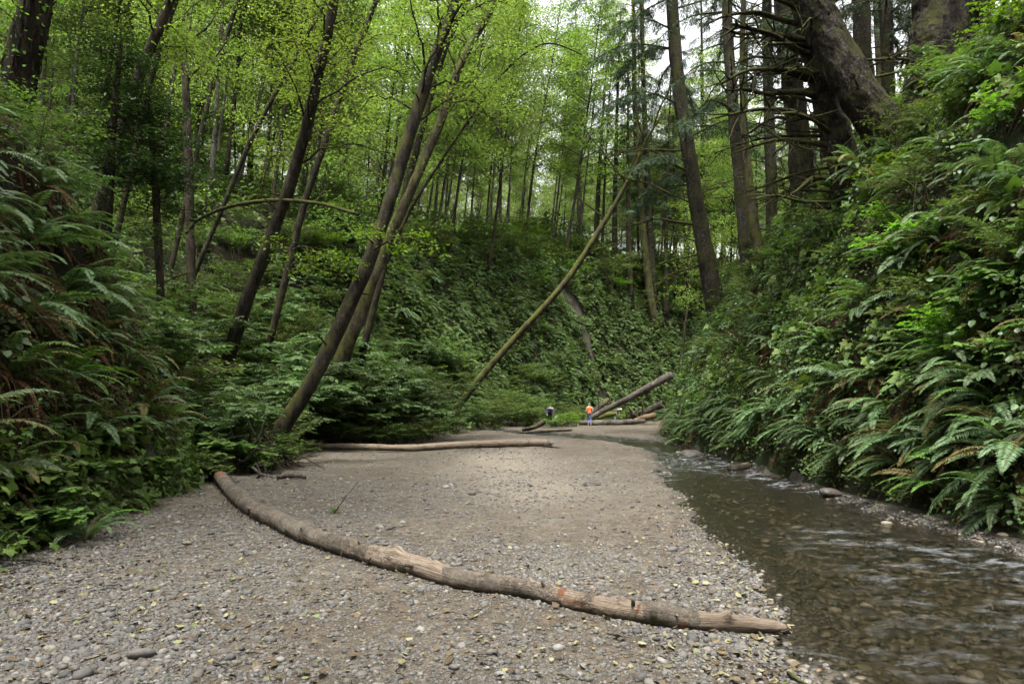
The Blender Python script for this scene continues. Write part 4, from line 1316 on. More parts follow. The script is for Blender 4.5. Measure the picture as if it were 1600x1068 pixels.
def alder_parts(seed, h=20, r0=.16, lo=.42, spread=2.6, nb=20, per=26, leaf=.15, lean=.06, flat=.16):
    g = np.random.default_rng(seed)
    n = 14
    t = np.linspace(0, 1, n)
    az = g.uniform(-.6, .6)
    P = np.stack([t * h * lean * math.cos(az) + .12 * np.sin(t * g.uniform(3, 7) + g.uniform(0, 6)), t * h * lean * math.sin(az) * .6 + .12 * np.sin(t * g.uniform(3, 7)), t * h - .4], -1)
    P[:, :2] -= P[0, :2]
    tr, lf = MB(), MB()
    add_tube(tr, P, r0 * (1 - .82 * t ** .9) * (1 + .35 * np.exp(-t * 26)), 9, 0, .08, seed)
    for k in range(nb):
        u = lo + (1 - lo) * (k + g.uniform(0, .8)) / nb
        b = np.array([np.interp(u, t, P[:, q]) for q in range(3)])
        a = k * 2.399 + g.normal(0, .4)
        v = (u - lo) / (1 - lo)
        L = spread * (1.05 - .75 * v ** 1.6) * g.uniform(.6, 1.15)
        dr = np.array([math.cos(a), math.sin(a), 0])
        Q = catmull([b, b + dr * L * .4 + UP * L * .28, b + dr * L * .75 + UP * L * .38, b + dr * L + UP * L * .36], 7)
        add_tube(tr, Q, np.linspace(.032, .006, 7) * (h / 20) * (1.2 - .6 * v), 4, 0, cap=False)
        cv = g.normal(0, .12)
        for w in (.35, .55, .75, .92, 1.05):
            c = b + (Q[-1] - b) * w + UP * L * .1 * math.sin(w * 3)
            for m in range(2):
                c2 = c + g.normal(0, 1, 3) * [.42, .42, .22] * (spread / 2.6)
                cluster(lf, g, c2, per // 2, np.array([.29, .29, flat * .8]) * (spread / 2.6), leaf, LEAF, cv + g.normal(0, .08), dr)
    return tr, lf

ALD = []
for i in range(6):
    tr, lf = alder_parts(700 + i, h=19 + 1.2 * i, r0=.105 + .012 * (i % 3), lo=.30 + .04 * (i % 3), spread=3.0 + .2 * (i % 3), nb=28, per=58, leaf=.19, lean=.05 + .03 * (i % 4))
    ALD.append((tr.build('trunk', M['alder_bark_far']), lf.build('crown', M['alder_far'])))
MIDALD = []
for i in range(4):
    tr, lf = alder_parts(720 + i, h=22, r0=.135, lo=.30, spread=3.6, nb=32, per=58, leaf=.14, lean=.10, flat=.14)
    MIDALD.append((tr.build('trunk', M['alder_bark']), lf.build('crown', M['alder'])))

def spruce_parts(seed, h=26, r0=.35, lo=.25, spread=3.0, nb=50, leaf=.26, per=56, bare=.2):
    g = np.random.default_rng(seed)
    n = 12
    t = np.linspace(0, 1, n)
    P = np.stack([.15 * np.sin(t * 3 + seed), .1 * np.sin(t * 4), t * h - .5], -1)
    P[:, :2] -= P[0, :2]
    tr, lf = MB(), MB()
    add_tube(tr, P, r0 * (1 - .85 * t) * (1 + .5 * np.exp(-t * 30)), 10, 0, .07, seed)
    for k in range(nb):
        u = lo * .5 + (1 - lo * .5) * (k + g.random()) / nb
        b = np.array([np.interp(u, t, P[:, q]) for q in range(3)])
        a = k * 2.399 + g.normal(0, .4)
        dr = np.array([math.cos(a), math.sin(a), 0])
        L = spread * (1.1 - u) ** .7 * g.uniform(.6, 1.15)
        Q = catmull([b, b + dr * L * .5 - UP * L * .02, b + dr * L - UP * L * .18], 6)
        add_tube(tr, Q, np.linspace(.05, .01, 6) * (1.15 - u), 4, 0, cap=False)
        if u < lo + bare * g.random(): continue
        cv = g.normal(0, .12)
        m = per
        w = g.uniform(.2, 1.0, m)
        pos = np.stack([np.interp(w * 5, np.arange(6), Q[:, q]) for q in range(3)], -1)
        sd = np.cross(dr, UP)
        ds = dr * .5 + sd[None] * g.normal(0, .7, (m, 1)) - UP * g.uniform(.3, 1.0, (m, 1))
        for q in range(4):
            pp = pos + norm(ds) * (leaf * .55 * q)
            leaves(lf, pp, norm(ds + g.normal(0, .45, (m, 3))), norm(UP + g.normal(0, .6, (m, 3))), leaf * g.uniform(.7, 1.2, m), SLIM, .16, 0, np.clip(.45 + cv + g.normal(0, .2, m), 0, 1))
    return tr, lf
SPR = []
for i in range(4):
    tr, lf = spruce_parts(740 + i, h=26 + 3 * i, r0=.30 + .05 * i, lo=.28, spread=2.8 + .3 * i)
    SPR.append((tr.build('trunk', M['spruce_bark']), lf.build('crown', M['needle'])))

def stock_tree(kind, parts, loc, rz, size, label, group, tilt=(0, 0)):
    root = link(kind, None, None, loc, (tilt[0], tilt[1], rz), size)
    root.empty_display_size = .3
    tag(root, label, 'tree', group)
    link('trunk', parts[0], root); link('crown', parts[1], root)
    return root

def background_trees():
    ls = lambda x, y: left_s(x, y)[0]
    x = rng.uniform(-75, 60, 6000); y = rng.uniform(34, 125, 6000)
    k = (ls(x, y) > 5.5)
    x, y = x[k], y[k]; z = H(x, y)
    px, py = project(np.stack([x, y, z + 8], -1))
    k = (px > -150) & (px < 1320)
    x, y, z = x[k], y[k], z[k]
    o = np.argsort(y + rng.normal(0, 25, len(y)))
    x, y, z = x[o], y[o], z[o]
    keep = pick_spaced(x, y, z, 2.6)
    near = [i for i in keep if y[i] < 52][:16]
    keep = near + [i for i in keep if y[i] >= 52][:125]
    print('bg trees', len(keep))
    for i in keep:
        px = 800 + x[i] / y[i] * F
        lab = '%s pale alder %s' % ('nearer slender' if y[i] < 58 else 'mid-distance slender' if y[i] < 75 else 'distant thin', zone(px, TZONE))
        grp = 'background alders: ' + lab
        stock_tree('alder_tree', ALD[rng.integers(0, 6)], (x[i], y[i], z[i]), rng.normal(0, .5), rng.uniform(.8, 1.15), lab, grp, (rng.normal(0, .04), rng.normal(.03, .05)))
    # mid-distance alders whose crowns roof the picture
    for px, py, d, s in ((560, 345, 38, .95), (420, 300, 38, 1.0), (350, 280, 40, 1.05), (700, 350, 52, 1.05), (150, 230, 38, 1.0), (470, 320, 46, 1.1), (820, 345, 64, 1.2), (880, 345, 68, 1.35), (940, 350, 72, 1.35), (1000, 350, 74, 1.35), (1060, 340, 70, 1.3), (1120, 330, 60, 1.2), (780, 345, 70, 1.35), (590, 340, 48, 1.1), (60, 210, 32, .9), (760, 350, 56, 1.1)):
        p = at(px, py, d)
        stock_tree('alder_tree', MIDALD[rng.integers(0, 4)], (p[0], p[1], h1(p[0], p[1])), rng.normal(0, .6), s, 'full crowned %s alder %s' % ('near' if d < 45 else 'far', zone(px, TZONE)), 'full crowned %s alders %s' % ('near' if d < 45 else 'far', zone(px, TZONE)), (rng.normal(0, .04), rng.normal(.05, .05)))
    # spruces behind and to the right
    for px, py, d, s in ((960, 330, 72, 1.0), (1040, 345, 60, .9), (1075, 340, 66, 1.0), (1200, 300, 48, .9), (1345, 200, 36, .8), (1385, 200, 42, .9), (1570, 120, 32, .8), (905, 320, 92, 1.1), (1130, 340, 58, 1.0), (1010, 340, 88, 1.2), (1260, 280, 56, 1.0), (1310, 250, 64, 1.0), (1480, 160, 50, 1.0), (1430, 200, 60, 1.0), (1540, 150, 66, 1.1), (985, 340, 66, .95), (1055, 340, 52, .8), (1020, 345, 70, 1.1), (1100, 340, 72, 1.1), (1160, 320, 66, 1.0), (1215, 300, 62, 1.0), (1180, 320, 44, .75), (930, 330, 80, 1.1), (1290, 260, 46, .85), (1410, 200, 48, .9), (1520, 150, 38, .8), (1585, 130, 42, .85), (1450, 180, 36, .75), (1240, 290, 40, .75)):
        p = at(px, py, d)
        while h1(p[0], p[1]) < 10 and d < 110:      # keep them on the high ground
            d += 2; p = at(px, py, d)
        stock_tree('spruce_tree', SPR[rng.integers(0, 4)], (p[0], p[1], h1(p[0], p[1])), rng.uniform(0, 6), s, 'grey green %s spruce %s' % ('near' if d < 52 else 'middle' if d < 65 else 'far', zone(px, TZONE)), 'right background spruces %s %s' % ('near' if d < 52 else 'middle' if d < 65 else 'far', zone(px, TZONE)), (rng.normal(0, .02), rng.normal(-.02, .02)))
    for px, py, d, s in ((200, 240, 46, 1.0), (110, 230, 52, 1.1), (310, 260, 54, 1.0), (30, 220, 44, 1.0), (390, 270, 62, 1.1)):
        p = at(px, py, d)
        stock_tree('spruce_tree', SPR[rng.integers(0, 4)], (p[0], p[1], h1(p[0], p[1])), rng.uniform(0, 6), s, 'dark spruce deep in the woods ' + zone(px, TZONE), 'left background spruces ' + zone(px, TZONE))
background_trees()
def more_trees():
    # light green alders on the right plateau, behind the spruces
    n = 0
    x = rng.uniform(8, 75, 1500); y = rng.uniform(42, 110, 1500)
    k = (right_s(x, y) > 5) | (left_s(x, y)[0] > 6)
    px = 800 + x / y * F
    k &= (px > 1000) & (px < 1650)
    x, y = x[k], y[k]; z = H(x, y)
    for i in pick_spaced(x, y, z, 3.4)[:55]:
        stock_tree('alder_tree', ALD[rng.integers(0, 6)], (x[i], y[i], z[i]), rng.normal(0, .5), rng.uniform(.8, 1.1), *[p_ + '%s light green alder %s' % ('nearer' if y[i] < 62 else 'middle' if y[i] < 82 else 'far', zone(800 + x[i] / y[i] * F, TZONE)) for p_ in ('', 'right alders: ')], (rng.normal(0, .04), rng.normal(0, .05)))
    # unseen trees added beside the viewpoint so their crowns shade the near canyon
    for X, Y, s in ((-9.5, 4, 1.0), (-9, -4, 1.0), (-11, 10, .95), (-8.5, -11, 1.0), (10, -6, 1.0), (-14, 0, 1.0), (14, -2, 1.0), (9, -13, 1.0)):
        stock_tree('alder_tree', MIDALD[rng.integers(0, 4)], (X, Y, h1(X, Y)), math.pi if X > 0 else 0, s, 'unseen alder added on the near bank to shade the gravel', 'unseen alders added to shade the near canyon', (rng.normal(0, .04), .22))
    # the far wood: one mass
    me = []
    for tr, lf in ALD[:4]:
        mb = MB()
        for m_, src in ((0, tr), (1, lf)):
            V = np.zeros(len(src.vertices) * 3, np.float32); src.vertices.foreach_get('co', V)
            nl = np.zeros(len(src.loops), np.int32); src.loops.foreach_get('vertex_index', nl)
            ls_ = np.zeros(len(src.polygons), np.int32); src.polygons.foreach_get('loop_total', ls_)
            at_ = np.zeros(len(src.vertices), np.float32); src.attributes['v'].data.foreach_get('value', at_)
            st = np.concatenate([[0], np.cumsum(ls_)[:-1]])
            q = st[ls_ == 4]; q = nl[q[:, None] + np.arange(4)]
            mb.add(V.reshape(-1, 3), q, m_, at_)
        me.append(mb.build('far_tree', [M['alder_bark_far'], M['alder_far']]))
    x = rng.uniform(-130, 120, 5000); y = rng.uniform(95, 170, 5000)
    z = H(x, y)
    px = 800 + x / y * F
    k = (px > -80) & (px < 1680)
    x, y, z = x[k], y[k], z[k]
    i = pick_spaced(x, y, z, 4.2)[:300]
    rot = np.stack([rng.normal(0, .05, len(i)), rng.normal(0, .05, len(i)), rng.uniform(0, 6.28, len(i))], -1)
    scatter('far_woods', me, np.stack([x[i], y[i], z[i]], -1), rot, rng.uniform(.8, 1.2, len(i)), rng.integers(0, 4, len(i)), 'pale green mass of distant alder woods behind the canyon', 'woods')
more_trees()

# ---- individual trees read off the photograph
def px_path(pts, n=40, ground_base=True, thin=1.0):
    """pts: (px, py, distance, width in px) -> world path and radii"""
    P = np.array([at(a, b, d) for a, b, d, w in pts])
    Rr = np.array([w * d / F / 2 for a, b, d, w in pts]) * thin
    if ground_base:
        g = h1(P[0, 0], P[0, 1])
        if P[0, 2] > g - .3:
            d0 = P[0] - P[1]
            k = min((P[0, 2] - g + .4) / max(-d0[2], .3), 3.0) if d0[2] < 0 else 0
            q = P[0] + d0 * k
            q[2] = min(q[2], h1(q[0], q[1]) - .3)
            P = np.vstack([q, P]); Rr = np.concatenate([[Rr[0] * 1.08], Rr])
    C = catmull(P, n)
    r = np.interp(np.linspace(0, len(P) - 1, n), np.arange(len(P)), Rr)
    return C, r

def leafy_branch(tr, lf, g, b, dr, L, r=.03, leaf=.1, per=16, droop=0.0, rise=.3, ncl=7, spread=.35, cv=0.0, tmpl=LEAF, twigs=True):
    dr = norm(dr)
    Q = catmull([b, b + dr * L * .35 + UP * L * rise * .6, b + dr * L * .7 + UP * L * (rise - droop * .3), b + dr * L + UP * L * (rise - droop)], 10)
    Q[1:] += g.normal(0, .02 * L, (9, 3))
    add_tube(tr, Q, np.linspace(r, r * .2, 10), 5, 0, .1, cap=False)
    for k in range(ncl):
        w = (k + 1.0) / ncl
        q = Q[min(9, int(2 + w * 7.5))]
        e = q + norm(dr + g.normal(0, .8, 3) * [1, 1, .4]) * L * g.uniform(.08, .28)
        if twigs: add_tube(tr, catmull([q, (q + e) / 2 + UP * .04, e], 4), np.linspace(r * .35, r * .1, 4), 3, 0, cap=False)
        cluster(lf, g, e, int(per * 1.7), np.array([spread, spread, spread * .2]), leaf * .82, tmpl, cv + g.normal(0, .1), dr, 1.0, .38)
    return Q

class LimbSet(list):
    def new(s):
        s.append(MB()); return s[-1]
def bare_branch(tr, g, b, dr, L, r, rise=0.0, droop=.2, wig=.05, twigs=3, sides=6, bump=.15):
    if isinstance(tr, LimbSet): tr = tr.new()
    dr = norm(dr)
    K = np.array([b, b + dr * L * .3 + UP * L * rise, b + dr * L * .55 + UP * L * rise * .9, b + dr * L * .8 + UP * L * (rise - droop * .5), b + dr * L + UP * L * (rise - droop)])
    K[2:] += g.normal(0, wig * L * .35, (3, 3))
    Q = catmull(K, 12)
    add_tube(tr, Q, np.linspace(r, r * .25, 12) , sides, 0, bump, int(g.integers(0, 999)), cap=True)
    for k in range(twigs):
        q = Q[int(g.integers(4, 11))]
        e = q + norm(dr * .6 + g.normal(0, .7, 3)) * L * g.uniform(.12, .3)
        add_tube(tr, catmull([q, (q + e) / 2 + g.normal(0, .03, 3), e], 5), np.linspace(r * .35, r * .1, 5), 4, 0, cap=False)
    return Q

def hero(name, label, pts, mat, n=46, sides=14, bump=.14, seed=0, group=None, extra=None, leafmat='alder', plates=0.0):
    C, r = px_path(pts, n, True, {'leaning_alder': .54, 'leaning_mossy_trunk': .48, 'spruce_tree': .70, 'dead_spruce': .7, 'great_spruce': .76, 'dead_alder': .7, 'vine_covered_tree': .68}.get(name, 1.0))
    if name == 'great_spruce':      # flared foot sunk well into the bank
        foot = catmull([C[0] + np.array([.35, .25, -3.2]), C[0] + np.array([.2, .12, -1.3]), C[0]], 14)[:-1]
        C = np.vstack([foot, C]); r = np.concatenate([np.linspace(r[0] * 1.6, r[0] * 1.03, 13), r]); n = len(C)
    base = C[0].copy()
    tr, lf = MB(), MB()
    lm = LimbSet() if leafmat == 'needle' or leafmat == 'bare' else tr
    V, Q = tube(C - base, r * (1 + .15 * np.exp(-np.linspace(0, 1, n) * 30)), sides, bump, seed)
    if plates:        # scaly bark relief
        V = V.reshape(n, sides, 3)
        Ls = np.concatenate([[0], np.cumsum(np.linalg.norm(np.diff(C, axis=0), axis=1))])[:, None]
        a_ = np.linspace(0, 2 * np.pi, sides, endpoint=False)[None]
        q = np.abs(a_ / np.pi - 1) * np.pi * r[:, None]
        f = np.abs(fbm(q * 3.2 + seed, Ls * 1.5, 4, seed)) * 2 + .5 * fbm(q * 9, Ls * 6, 3, seed + 1) + .4 * fbm(q * .9, Ls * .5, 3, seed + 2)
        V = V + (V - (C - base)[:, None]) / r[:, None, None] * (f * plates)[..., None]
        V = V.reshape(-1, 3)
    tr.add(V, Q)
    g = np.random.default_rng(800 + seed)
    if extra: extra(lm, lf, g, C - base, r)
    root = link(name, None, None, base)
    tag(root, label, 'tree', group)
    tk = link('trunk', tr.build('trunk', M[mat]), root)
    if lm is not tr:
        for m_ in lm: link('limb', m_.build('limb', M['moss_limb']), tk)
    if lf.n: link('crown', lf.build('crown', M[leafmat]), root)
    return root

def alder_crown(lo_i, nbr, Lr, leaf=.12, per=18, ncl=8, side=None):
    def f(tr, lf, g, C, r):
        n = len(C)
        for k in range(9):      # broken stubs and thin dead twigs on the lower trunk
            i = int(g.uniform(.12, .7) * n); a = g.uniform(0, 6.28)
            d = norm([math.cos(a), math.sin(a), g.uniform(-.2, .6)])
            bare_branch(tr, g, C[i] + d * r[i] * .7, d, g.uniform(.15, .9), max(.012, r[i] * .16), .02, -.05, .05, 2, 5, .2)
        for k in range(5):      # root flare
            a = k * 1.26 + g.uniform(0, .5)
            d = np.array([math.cos(a), math.sin(a), 0])
            add_tube(tr, catmull([C[2] + d * r[2] * .3, C[1] + d * r[1] * .8, C[0] + d * r[0] * 2.2 + [0, 0, .05], C[0] + d * r[0] * 3.6 + [0, 0, -.15]], 7), np.linspace(r[1] * .55, r[1] * .15, 7), 7, 0, .15, k)
        for k in range(nbr):
            i = int(lo_i * n + (n - 1 - lo_i * n) * (k + g.random()) / nbr)
            a = k * 2.399 + g.normal(0, .5)
            d = np.array([math.cos(a), math.sin(a), g.uniform(-.1, .5)])
            if side is not None: d = d + np.array(side)
            leafy_branch(tr, lf, g, C[i], d, g.uniform(*Lr), max(r[i] * .22, .015), leaf, per, g.uniform(.1, .45), g.uniform(.15, .45), ncl, .33, g.normal(0, .12))
    return f

hero('leaning_alder', 'dark leaning alder trunk rising from the left shrubs, leftmost of the big leaning alders', [(352, 580, 23, 40), (378, 490, 22.8, 38), (420, 380, 22.5, 36), (462, 260, 22, 33), (490, 150, 21.5, 30), (515, 40, 21, 27), (532, -60, 20.6, 24), (560, -200, 20.2, 18), (580, -330, 20, 9)], 'alder_bark', seed=1, extra=alder_crown(.42, 26, (1.5, 4.0)))
hero('leaning_alder', 'thin alder stem leaning beside the dark leftmost leaning alder', [(450, 420, 27, 20), (475, 320, 27, 20), (505, 230, 27, 19), (545, 110, 27, 17), (588, 0, 27, 15), (630, -110, 27, 11), (660, -220, 27, 6)], 'alder_bark', seed=2, sides=10, extra=alder_crown(.4, 22, (1.5, 3.6)))
hero('leaning_alder', 'tall dark leaning alder rooted at the gravel edge by the driftwood', [(398, 740, 17.3, 58), (440, 670, 17.4, 46), (490, 590, 17.6, 43), (530, 510, 17.8, 41), (575, 410, 18, 40), (610, 310, 18.2, 37), (640, 210, 18.3, 35), (672, 110, 18.4, 33), (712, 0, 18.5, 29), (745, -110, 18.6, 24), (790, -260, 19, 14), (810, -350, 19, 8)], 'alder_bark', n=60, sides=18, seed=3, extra=alder_crown(.55, 26, (1.8, 4.2)))
hero('leaning_alder', 'mottled mossy alder leaning behind the tall dark one, orange brown and lichen spotted', [(535, 560, 24.6, 42), (562, 490, 24.6, 38), (600, 390, 24.8, 33), (645, 290, 25, 28), (690, 185, 25.2, 25), (722, 95, 25.4, 22), (775, 0, 25.6, 19), (830, -120, 26, 14), (860, -220, 26, 7)], 'moss_bark', n=54, seed=4, extra=alder_crown(.5, 24, (1.6, 4.0)))
hero('leaning_alder', 'slim alder stem tucked close behind the tall dark leaning alder', [(610, 380, 27, 20), (636, 290, 27, 19), (665, 180, 27, 18), (697, 75, 27, 16), (735, -10, 27, 14), (775, -110, 27, 10), (800, -200, 27, 6)], 'alder_bark', seed=5, sides=10, extra=alder_crown(.4, 20, (1.5, 3.8)))
hero('leaning_alder', 'thin alder leaning right with arching bare limb toward the centre', [(600, 420, 29, 11), (640, 330, 29, 10), (690, 250, 29, 8), (745, 170, 29, 7), (800, 100, 29, 6), (855, 68, 29, 5), (910, 85, 29, 3)], 'alder_bark', seed=6, sides=9, extra=alder_crown(.35, 16, (1.0, 3.0)))

def mossy_lean(tr, lf, g, C, r):
    n = len(C)
    for i, a, L in ((n - 4, (.4, 0, 1), 3.6), (n - 7, (-.3, 0, 1), 4.5), (n - 10, (.1, .3, 1), 3.8), (n - 13, (-.9, 0, .9), 3.5), (n - 14, (.5, 0, 1.2), 3.2), (n - 18, (-.7, .2, .5), 2.8), (n - 22, (.8, 0, .2), 2.2)):
        bare_branch(tr, g, C[i], np.array(a, float), L, .055, .05, -.15, .08, 4, 5)
hero('leaning_mossy_trunk', 'thin yellow green mossy trunk leaning far right across the far wall', [(692, 668, 36, 25), (740, 603, 36, 24), (800, 533, 36, 22), (880, 445, 36, 20), (930, 370, 36, 18), (965, 312, 36, 15), (992, 260, 36, 12), (1012, 215, 36, 9), (1035, 180, 36, 6)], 'moss_bark', n=44, seed=7, bump=.10, extra=mossy_lean, leafmat='bare')

def spruce_limbs(specs, needles=(), nn=44):
    """specs: (where along the trunk 0..1, direction, length, radius)"""
    def f(tr, lf, g, C, r):
        n = len(C)
        for u, d, L, rr in specs:
            bare_branch(tr, g, C[int(u * (n - 1))], np.array(d, float), L, rr * .85, g.uniform(-.03, .04), g.uniform(-.05, .22), .07, 9, 7, .4)
        for u, d, L in needles:
            b = C[int(u * (n - 1))]
            d = norm(np.array(d, float))
            Q = catmull([b, b + d * L * .5 + UP * .05 * L, b + d * L - UP * L * .22], 8)
            add_tube(tr.new() if isinstance(tr, LimbSet) else tr, Q, np.linspace(.05, .012, 8), 5, 0, .1, cap=False)
            cv = g.normal(0, .1)
            m = nn * 3
            w = g.uniform(.15, 1, m)
            pos = np.stack([np.interp(w * 7, np.arange(8), Q[:, q]) for q in range(3)], -1)
            sd = np.cross(d, UP)
            ds = norm(d * .35 + sd[None] * g.normal(0, .6, (m, 1)) - UP * g.uniform(.4, 1.1, (m, 1)))
            for q in range(5):
                leaves(lf, pos + ds * (.11 * q), norm(ds + g.normal(0, .5, (m, 3))), norm(UP + g.normal(0, .6, (m, 3))), .19 * g.uniform(.7, 1.2, m), SLIM, .16, 0, np.clip(.5 + cv + g.normal(0, .2, m), 0, 1))
    return f
def rnd_limbs(n, lo, hi, L, r, bias=(0, 0, 0), seed=0):
    g = np.random.default_rng(seed)
    return [(g.uniform(lo, hi), (math.cos(a) + bias[0], math.sin(a) * .7 + bias[1], g.uniform(-.2, .25) + bias[2]), g.uniform(*L), g.uniform(*r)) for a in g.uniform(0, 6.28, n)]
def rnd_needles(n, lo, hi, L, bias=(0, 0, 0), seed=0):
    g = np.random.default_rng(seed)
    return [(g.uniform(lo, hi), (math.cos(a) + bias[0], math.sin(a) + bias[1], bias[2]), g.uniform(*L)) for a in g.uniform(0, 6.28, n)]

hero('spruce_tree', 'straight dark spruce trunk in the gap, tilted slightly left above the right bank', [(1108, 425, 34, 40), (1098, 375, 34, 36), (1085, 290, 34, 32), (1068, 190, 34, 30), (1056, 90, 34, 28), (1050, 0, 34, 26), (1045, -150, 34, 20), (1042, -300, 34, 12)], 'spruce_bark', seed=11, leafmat='needle',
     extra=spruce_limbs([(.30, (-1, 0, .05), 4.2, .09), (.34, (-1, .3, .5), 5, .07), (.40, (-1, -.2, .3), 4.5, .08), (.45, (-1, .2, .15), 5, .07), (.22, (-1, 0, -.2), 3, .05), (.25, (-.8, -.4, .0), 2.5, .05), (.36, (1, .2, .3), 2.5, .05), (.17, (-1, 0, -.3), 3.2, .06)], rnd_needles(30, .36, .98, (2.5, 5.5), (-.6, -.1, 0), 3), 80))
hero('spruce_tree', 'grey spruce trunk just right of the tilted dark one', [(1163, 355, 30, 29), (1152, 240, 30, 26), (1142, 120, 30, 24), (1135, 0, 30, 22), (1130, -150, 30, 17), (1128, -280, 30, 10)], 'spruce_bark', seed=12, leafmat='needle',
     extra=spruce_limbs(rnd_limbs(12, .25, .75, (1.2, 3), (.03, .06), (-.3, 0, 0), 5), rnd_needles(14, .55, .98, (2, 4), (0, .2, 0), 7)))
hero('spruce_tree', 'thin knobbly moss hung stem beside the grey spruce trunk', [(1182, 370, 27, 22), (1172, 300, 27, 20), (1163, 200, 27, 14), (1160, 100, 27, 13), (1162, 0, 27, 11), (1165, -120, 27, 7)], 'moss_bark', seed=13, sides=10, bump=.3, leafmat='needle',
     extra=spruce_limbs(rnd_limbs(14, .2, .9, (.6, 1.8), (.02, .045), (0, 0, 0), 9)))
DS = float(hit(1022, 505, 42)[1])
print('dead spruce at', DS)
hero('dead_spruce', 'thin dead spruce with bare drooping limbs behind the mossy leaning trunk', [(1022, 500, DS, 18), (1012, 430, DS, 17), (1003, 340, DS, 15), (996, 250, DS, 13), (992, 150, DS, 11), (990, 50, DS, 9), (988, -60, DS, 6)], 'moss_bark', seed=14, sides=9, leafmat='needle',
     extra=spruce_limbs(rnd_limbs(30, .05, .75, (2.0, 5.5), (.03, .06), (-.25, -.2, -.1), 11), rnd_needles(26, .42, .95, (1.5, 4), (-.3, -.1, 0), 13), 60))
# the great spruces on the right
MOSS_LIMBS = [(.40, (-1, -.45, .05), 3.6, .12), (.36, (-1, -.3, .0), 3.4, .11), (.46, (-1, -.5, .1), 3.2, .13), (.30, (-1, -.4, .1), 3.8, .11), (.25, (-1, -.2, -.1), 3.4, .10), (.50, (-1, -.4, -.02), 3.0, .12), (.55, (-1, -.1, .2), 3.0, .10), (.18, (-1, -.5, -.3), 2.6, .09), (.60, (-1, -.6, .0), 2.6, .10), (.42, (-.8, -.9, -.3), 2.2, .08), (.33, (-.7, .5, .1), 2.8, .09), (.22, (-.6, -.9, -.5), 2.0, .07), (.12, (-1, -.5, -.4), 1.8, .07), (.48, (-1, -.7, -.25), 2.4, .08), (.27, (-.9, -.6, .15), 2.8, .09)]
hero('great_spruce', 'great mossy spruce trunk leaning left with bare mossy limbs, left of the massive pair', [(1326, 280, 19.2, 62), (1304, 200, 19.2, 53), (1284, 120, 19.2, 50), (1266, 50, 19.2, 48), (1256, 0, 19.2, 46), (1240, -100, 19.2, 42), (1222, -220, 19.2, 34), (1212, -340, 19.2, 24)], 'spruce_bark', n=220, sides=90, bump=.05, plates=.05, seed=15, leafmat='needle',
     extra=spruce_limbs(MOSS_LIMBS + rnd_limbs(26, .08, .68, (1.4, 3.4), (.035, .08), (-.9, -.4, 0), 71), rnd_needles(10, .8, .98, (2, 4), (0, 0, 0), 15)))
hero('great_spruce', 'massive dark spruce trunk leaning hard left from the fern covered fork', [(1435, 268, 18, 112), (1398, 225, 18, 86), (1368, 185, 18, 76), (1340, 140, 18, 69), (1313, 90, 18.1, 64), (1290, 40, 18.2, 60), (1272, -5, 18.2, 58), (1240, -90, 18.3, 53), (1195, -220, 18.4, 45), (1165, -340, 18.5, 34)], 'spruce_bark', n=220, sides=100, bump=.05, plates=.055, seed=16, leafmat='needle',
     extra=spruce_limbs([(.25, (-1, -.8, .0), 1.2, .05), (.40, (1, -.3, .1), 1.6, .06), (.45, (1, -.2, .15), 1.8, .06), (.35, (-.7, -1, 0), 1.3, .05)], rnd_needles(8, .8, .98, (2, 4), (0, 0, 0), 17)))
hero('great_spruce', 'massive upright spruce trunk on the top of the right bank beside the fork', [(1452, 275, 18.4, 140), (1452, 190, 18.4, 108), (1460, 110, 18.4, 100), (1468, 40, 18.4, 96), (1472, -60, 18.4, 90), (1478, -200, 18.4, 76), (1480, -360, 18.4, 55)], 'spruce_bark', n=220, sides=100, bump=.05, plates=.055, seed=17, leafmat='needle',
     extra=spruce_limbs([(.42, (1, -.2, .2), 3.0, .06), (.48, (1, 0, .1), 3.2, .06), (.38, (-1, -.3, .1), 1.6, .06), (.42, (-1, -.2, .05), 1.7, .055), (.52, (1, .3, .0), 3.4, .05)], rnd_needles(10, .75, .98, (2, 4.5), (0, 0, 0), 19)))
hero('great_spruce', 'shadowed spruce trunk standing behind the left leaning great spruce', [(1256, 300, 25, 50), (1247, 200, 25, 44), (1234, 100, 25, 41), (1224, 0, 25, 38), (1214, -150, 25, 32), (1210, -300, 25, 22)], 'spruce_bark', sides=18, seed=18, leafmat='needle',
     extra=spruce_limbs(rnd_limbs(16, .15, .7, (1.2, 3.2), (.03, .06), (-.4, 0, 0), 21), rnd_needles(12, .65, .98, (2, 4), (0, 0, 0), 23)))
for px, d_, w_, lab in ((1296, 24, 34, 'dark spruce trunk in the shade just behind the left leaning great spruce'), (1392, 25, 30, 'narrow dark spruce trunk between the two massive spruces'), (1545, 23, 44, 'dark spruce trunk at the right beyond the massive upright spruce'), (1205, 32, 24, 'thin dark spruce between the grey trunk and the great spruces')):
    hero('spruce_tree', lab, [(px, 300, d_, w_), (px - 3, 180, d_, w_ * .95), (px - 6, 60, d_, w_ * .9), (px - 8, -60, d_, w_ * .8), (px - 10, -240, d_, w_ * .5)], 'spruce_bark', sides=14, seed=int(px), leafmat='needle', extra=spruce_limbs(rnd_limbs(16, .15, .8, (1.0, 3.0), (.03, .055), (-.3, 0, 0), px), rnd_needles(16, .5, .98, (2, 4), (0, 0, 0), px + 1)))
hero('spruce_tree', 'dark spruce trunk seen through the fork of the massive spruces', [(1362, 220, 27, 42), (1352, 120, 27, 38), (1345, 20, 27, 36), (1340, -120, 27, 30), (1336, -260, 27, 20)], 'spruce_bark', sides=14, seed=19, leafmat='needle',
     extra=spruce_limbs(rnd_limbs(12, .2, .7, (1.2, 3), (.03, .05), (0, 0, 0), 25), rnd_needles(10, .6, .98, (2, 4), (0, 0, 0), 27)))

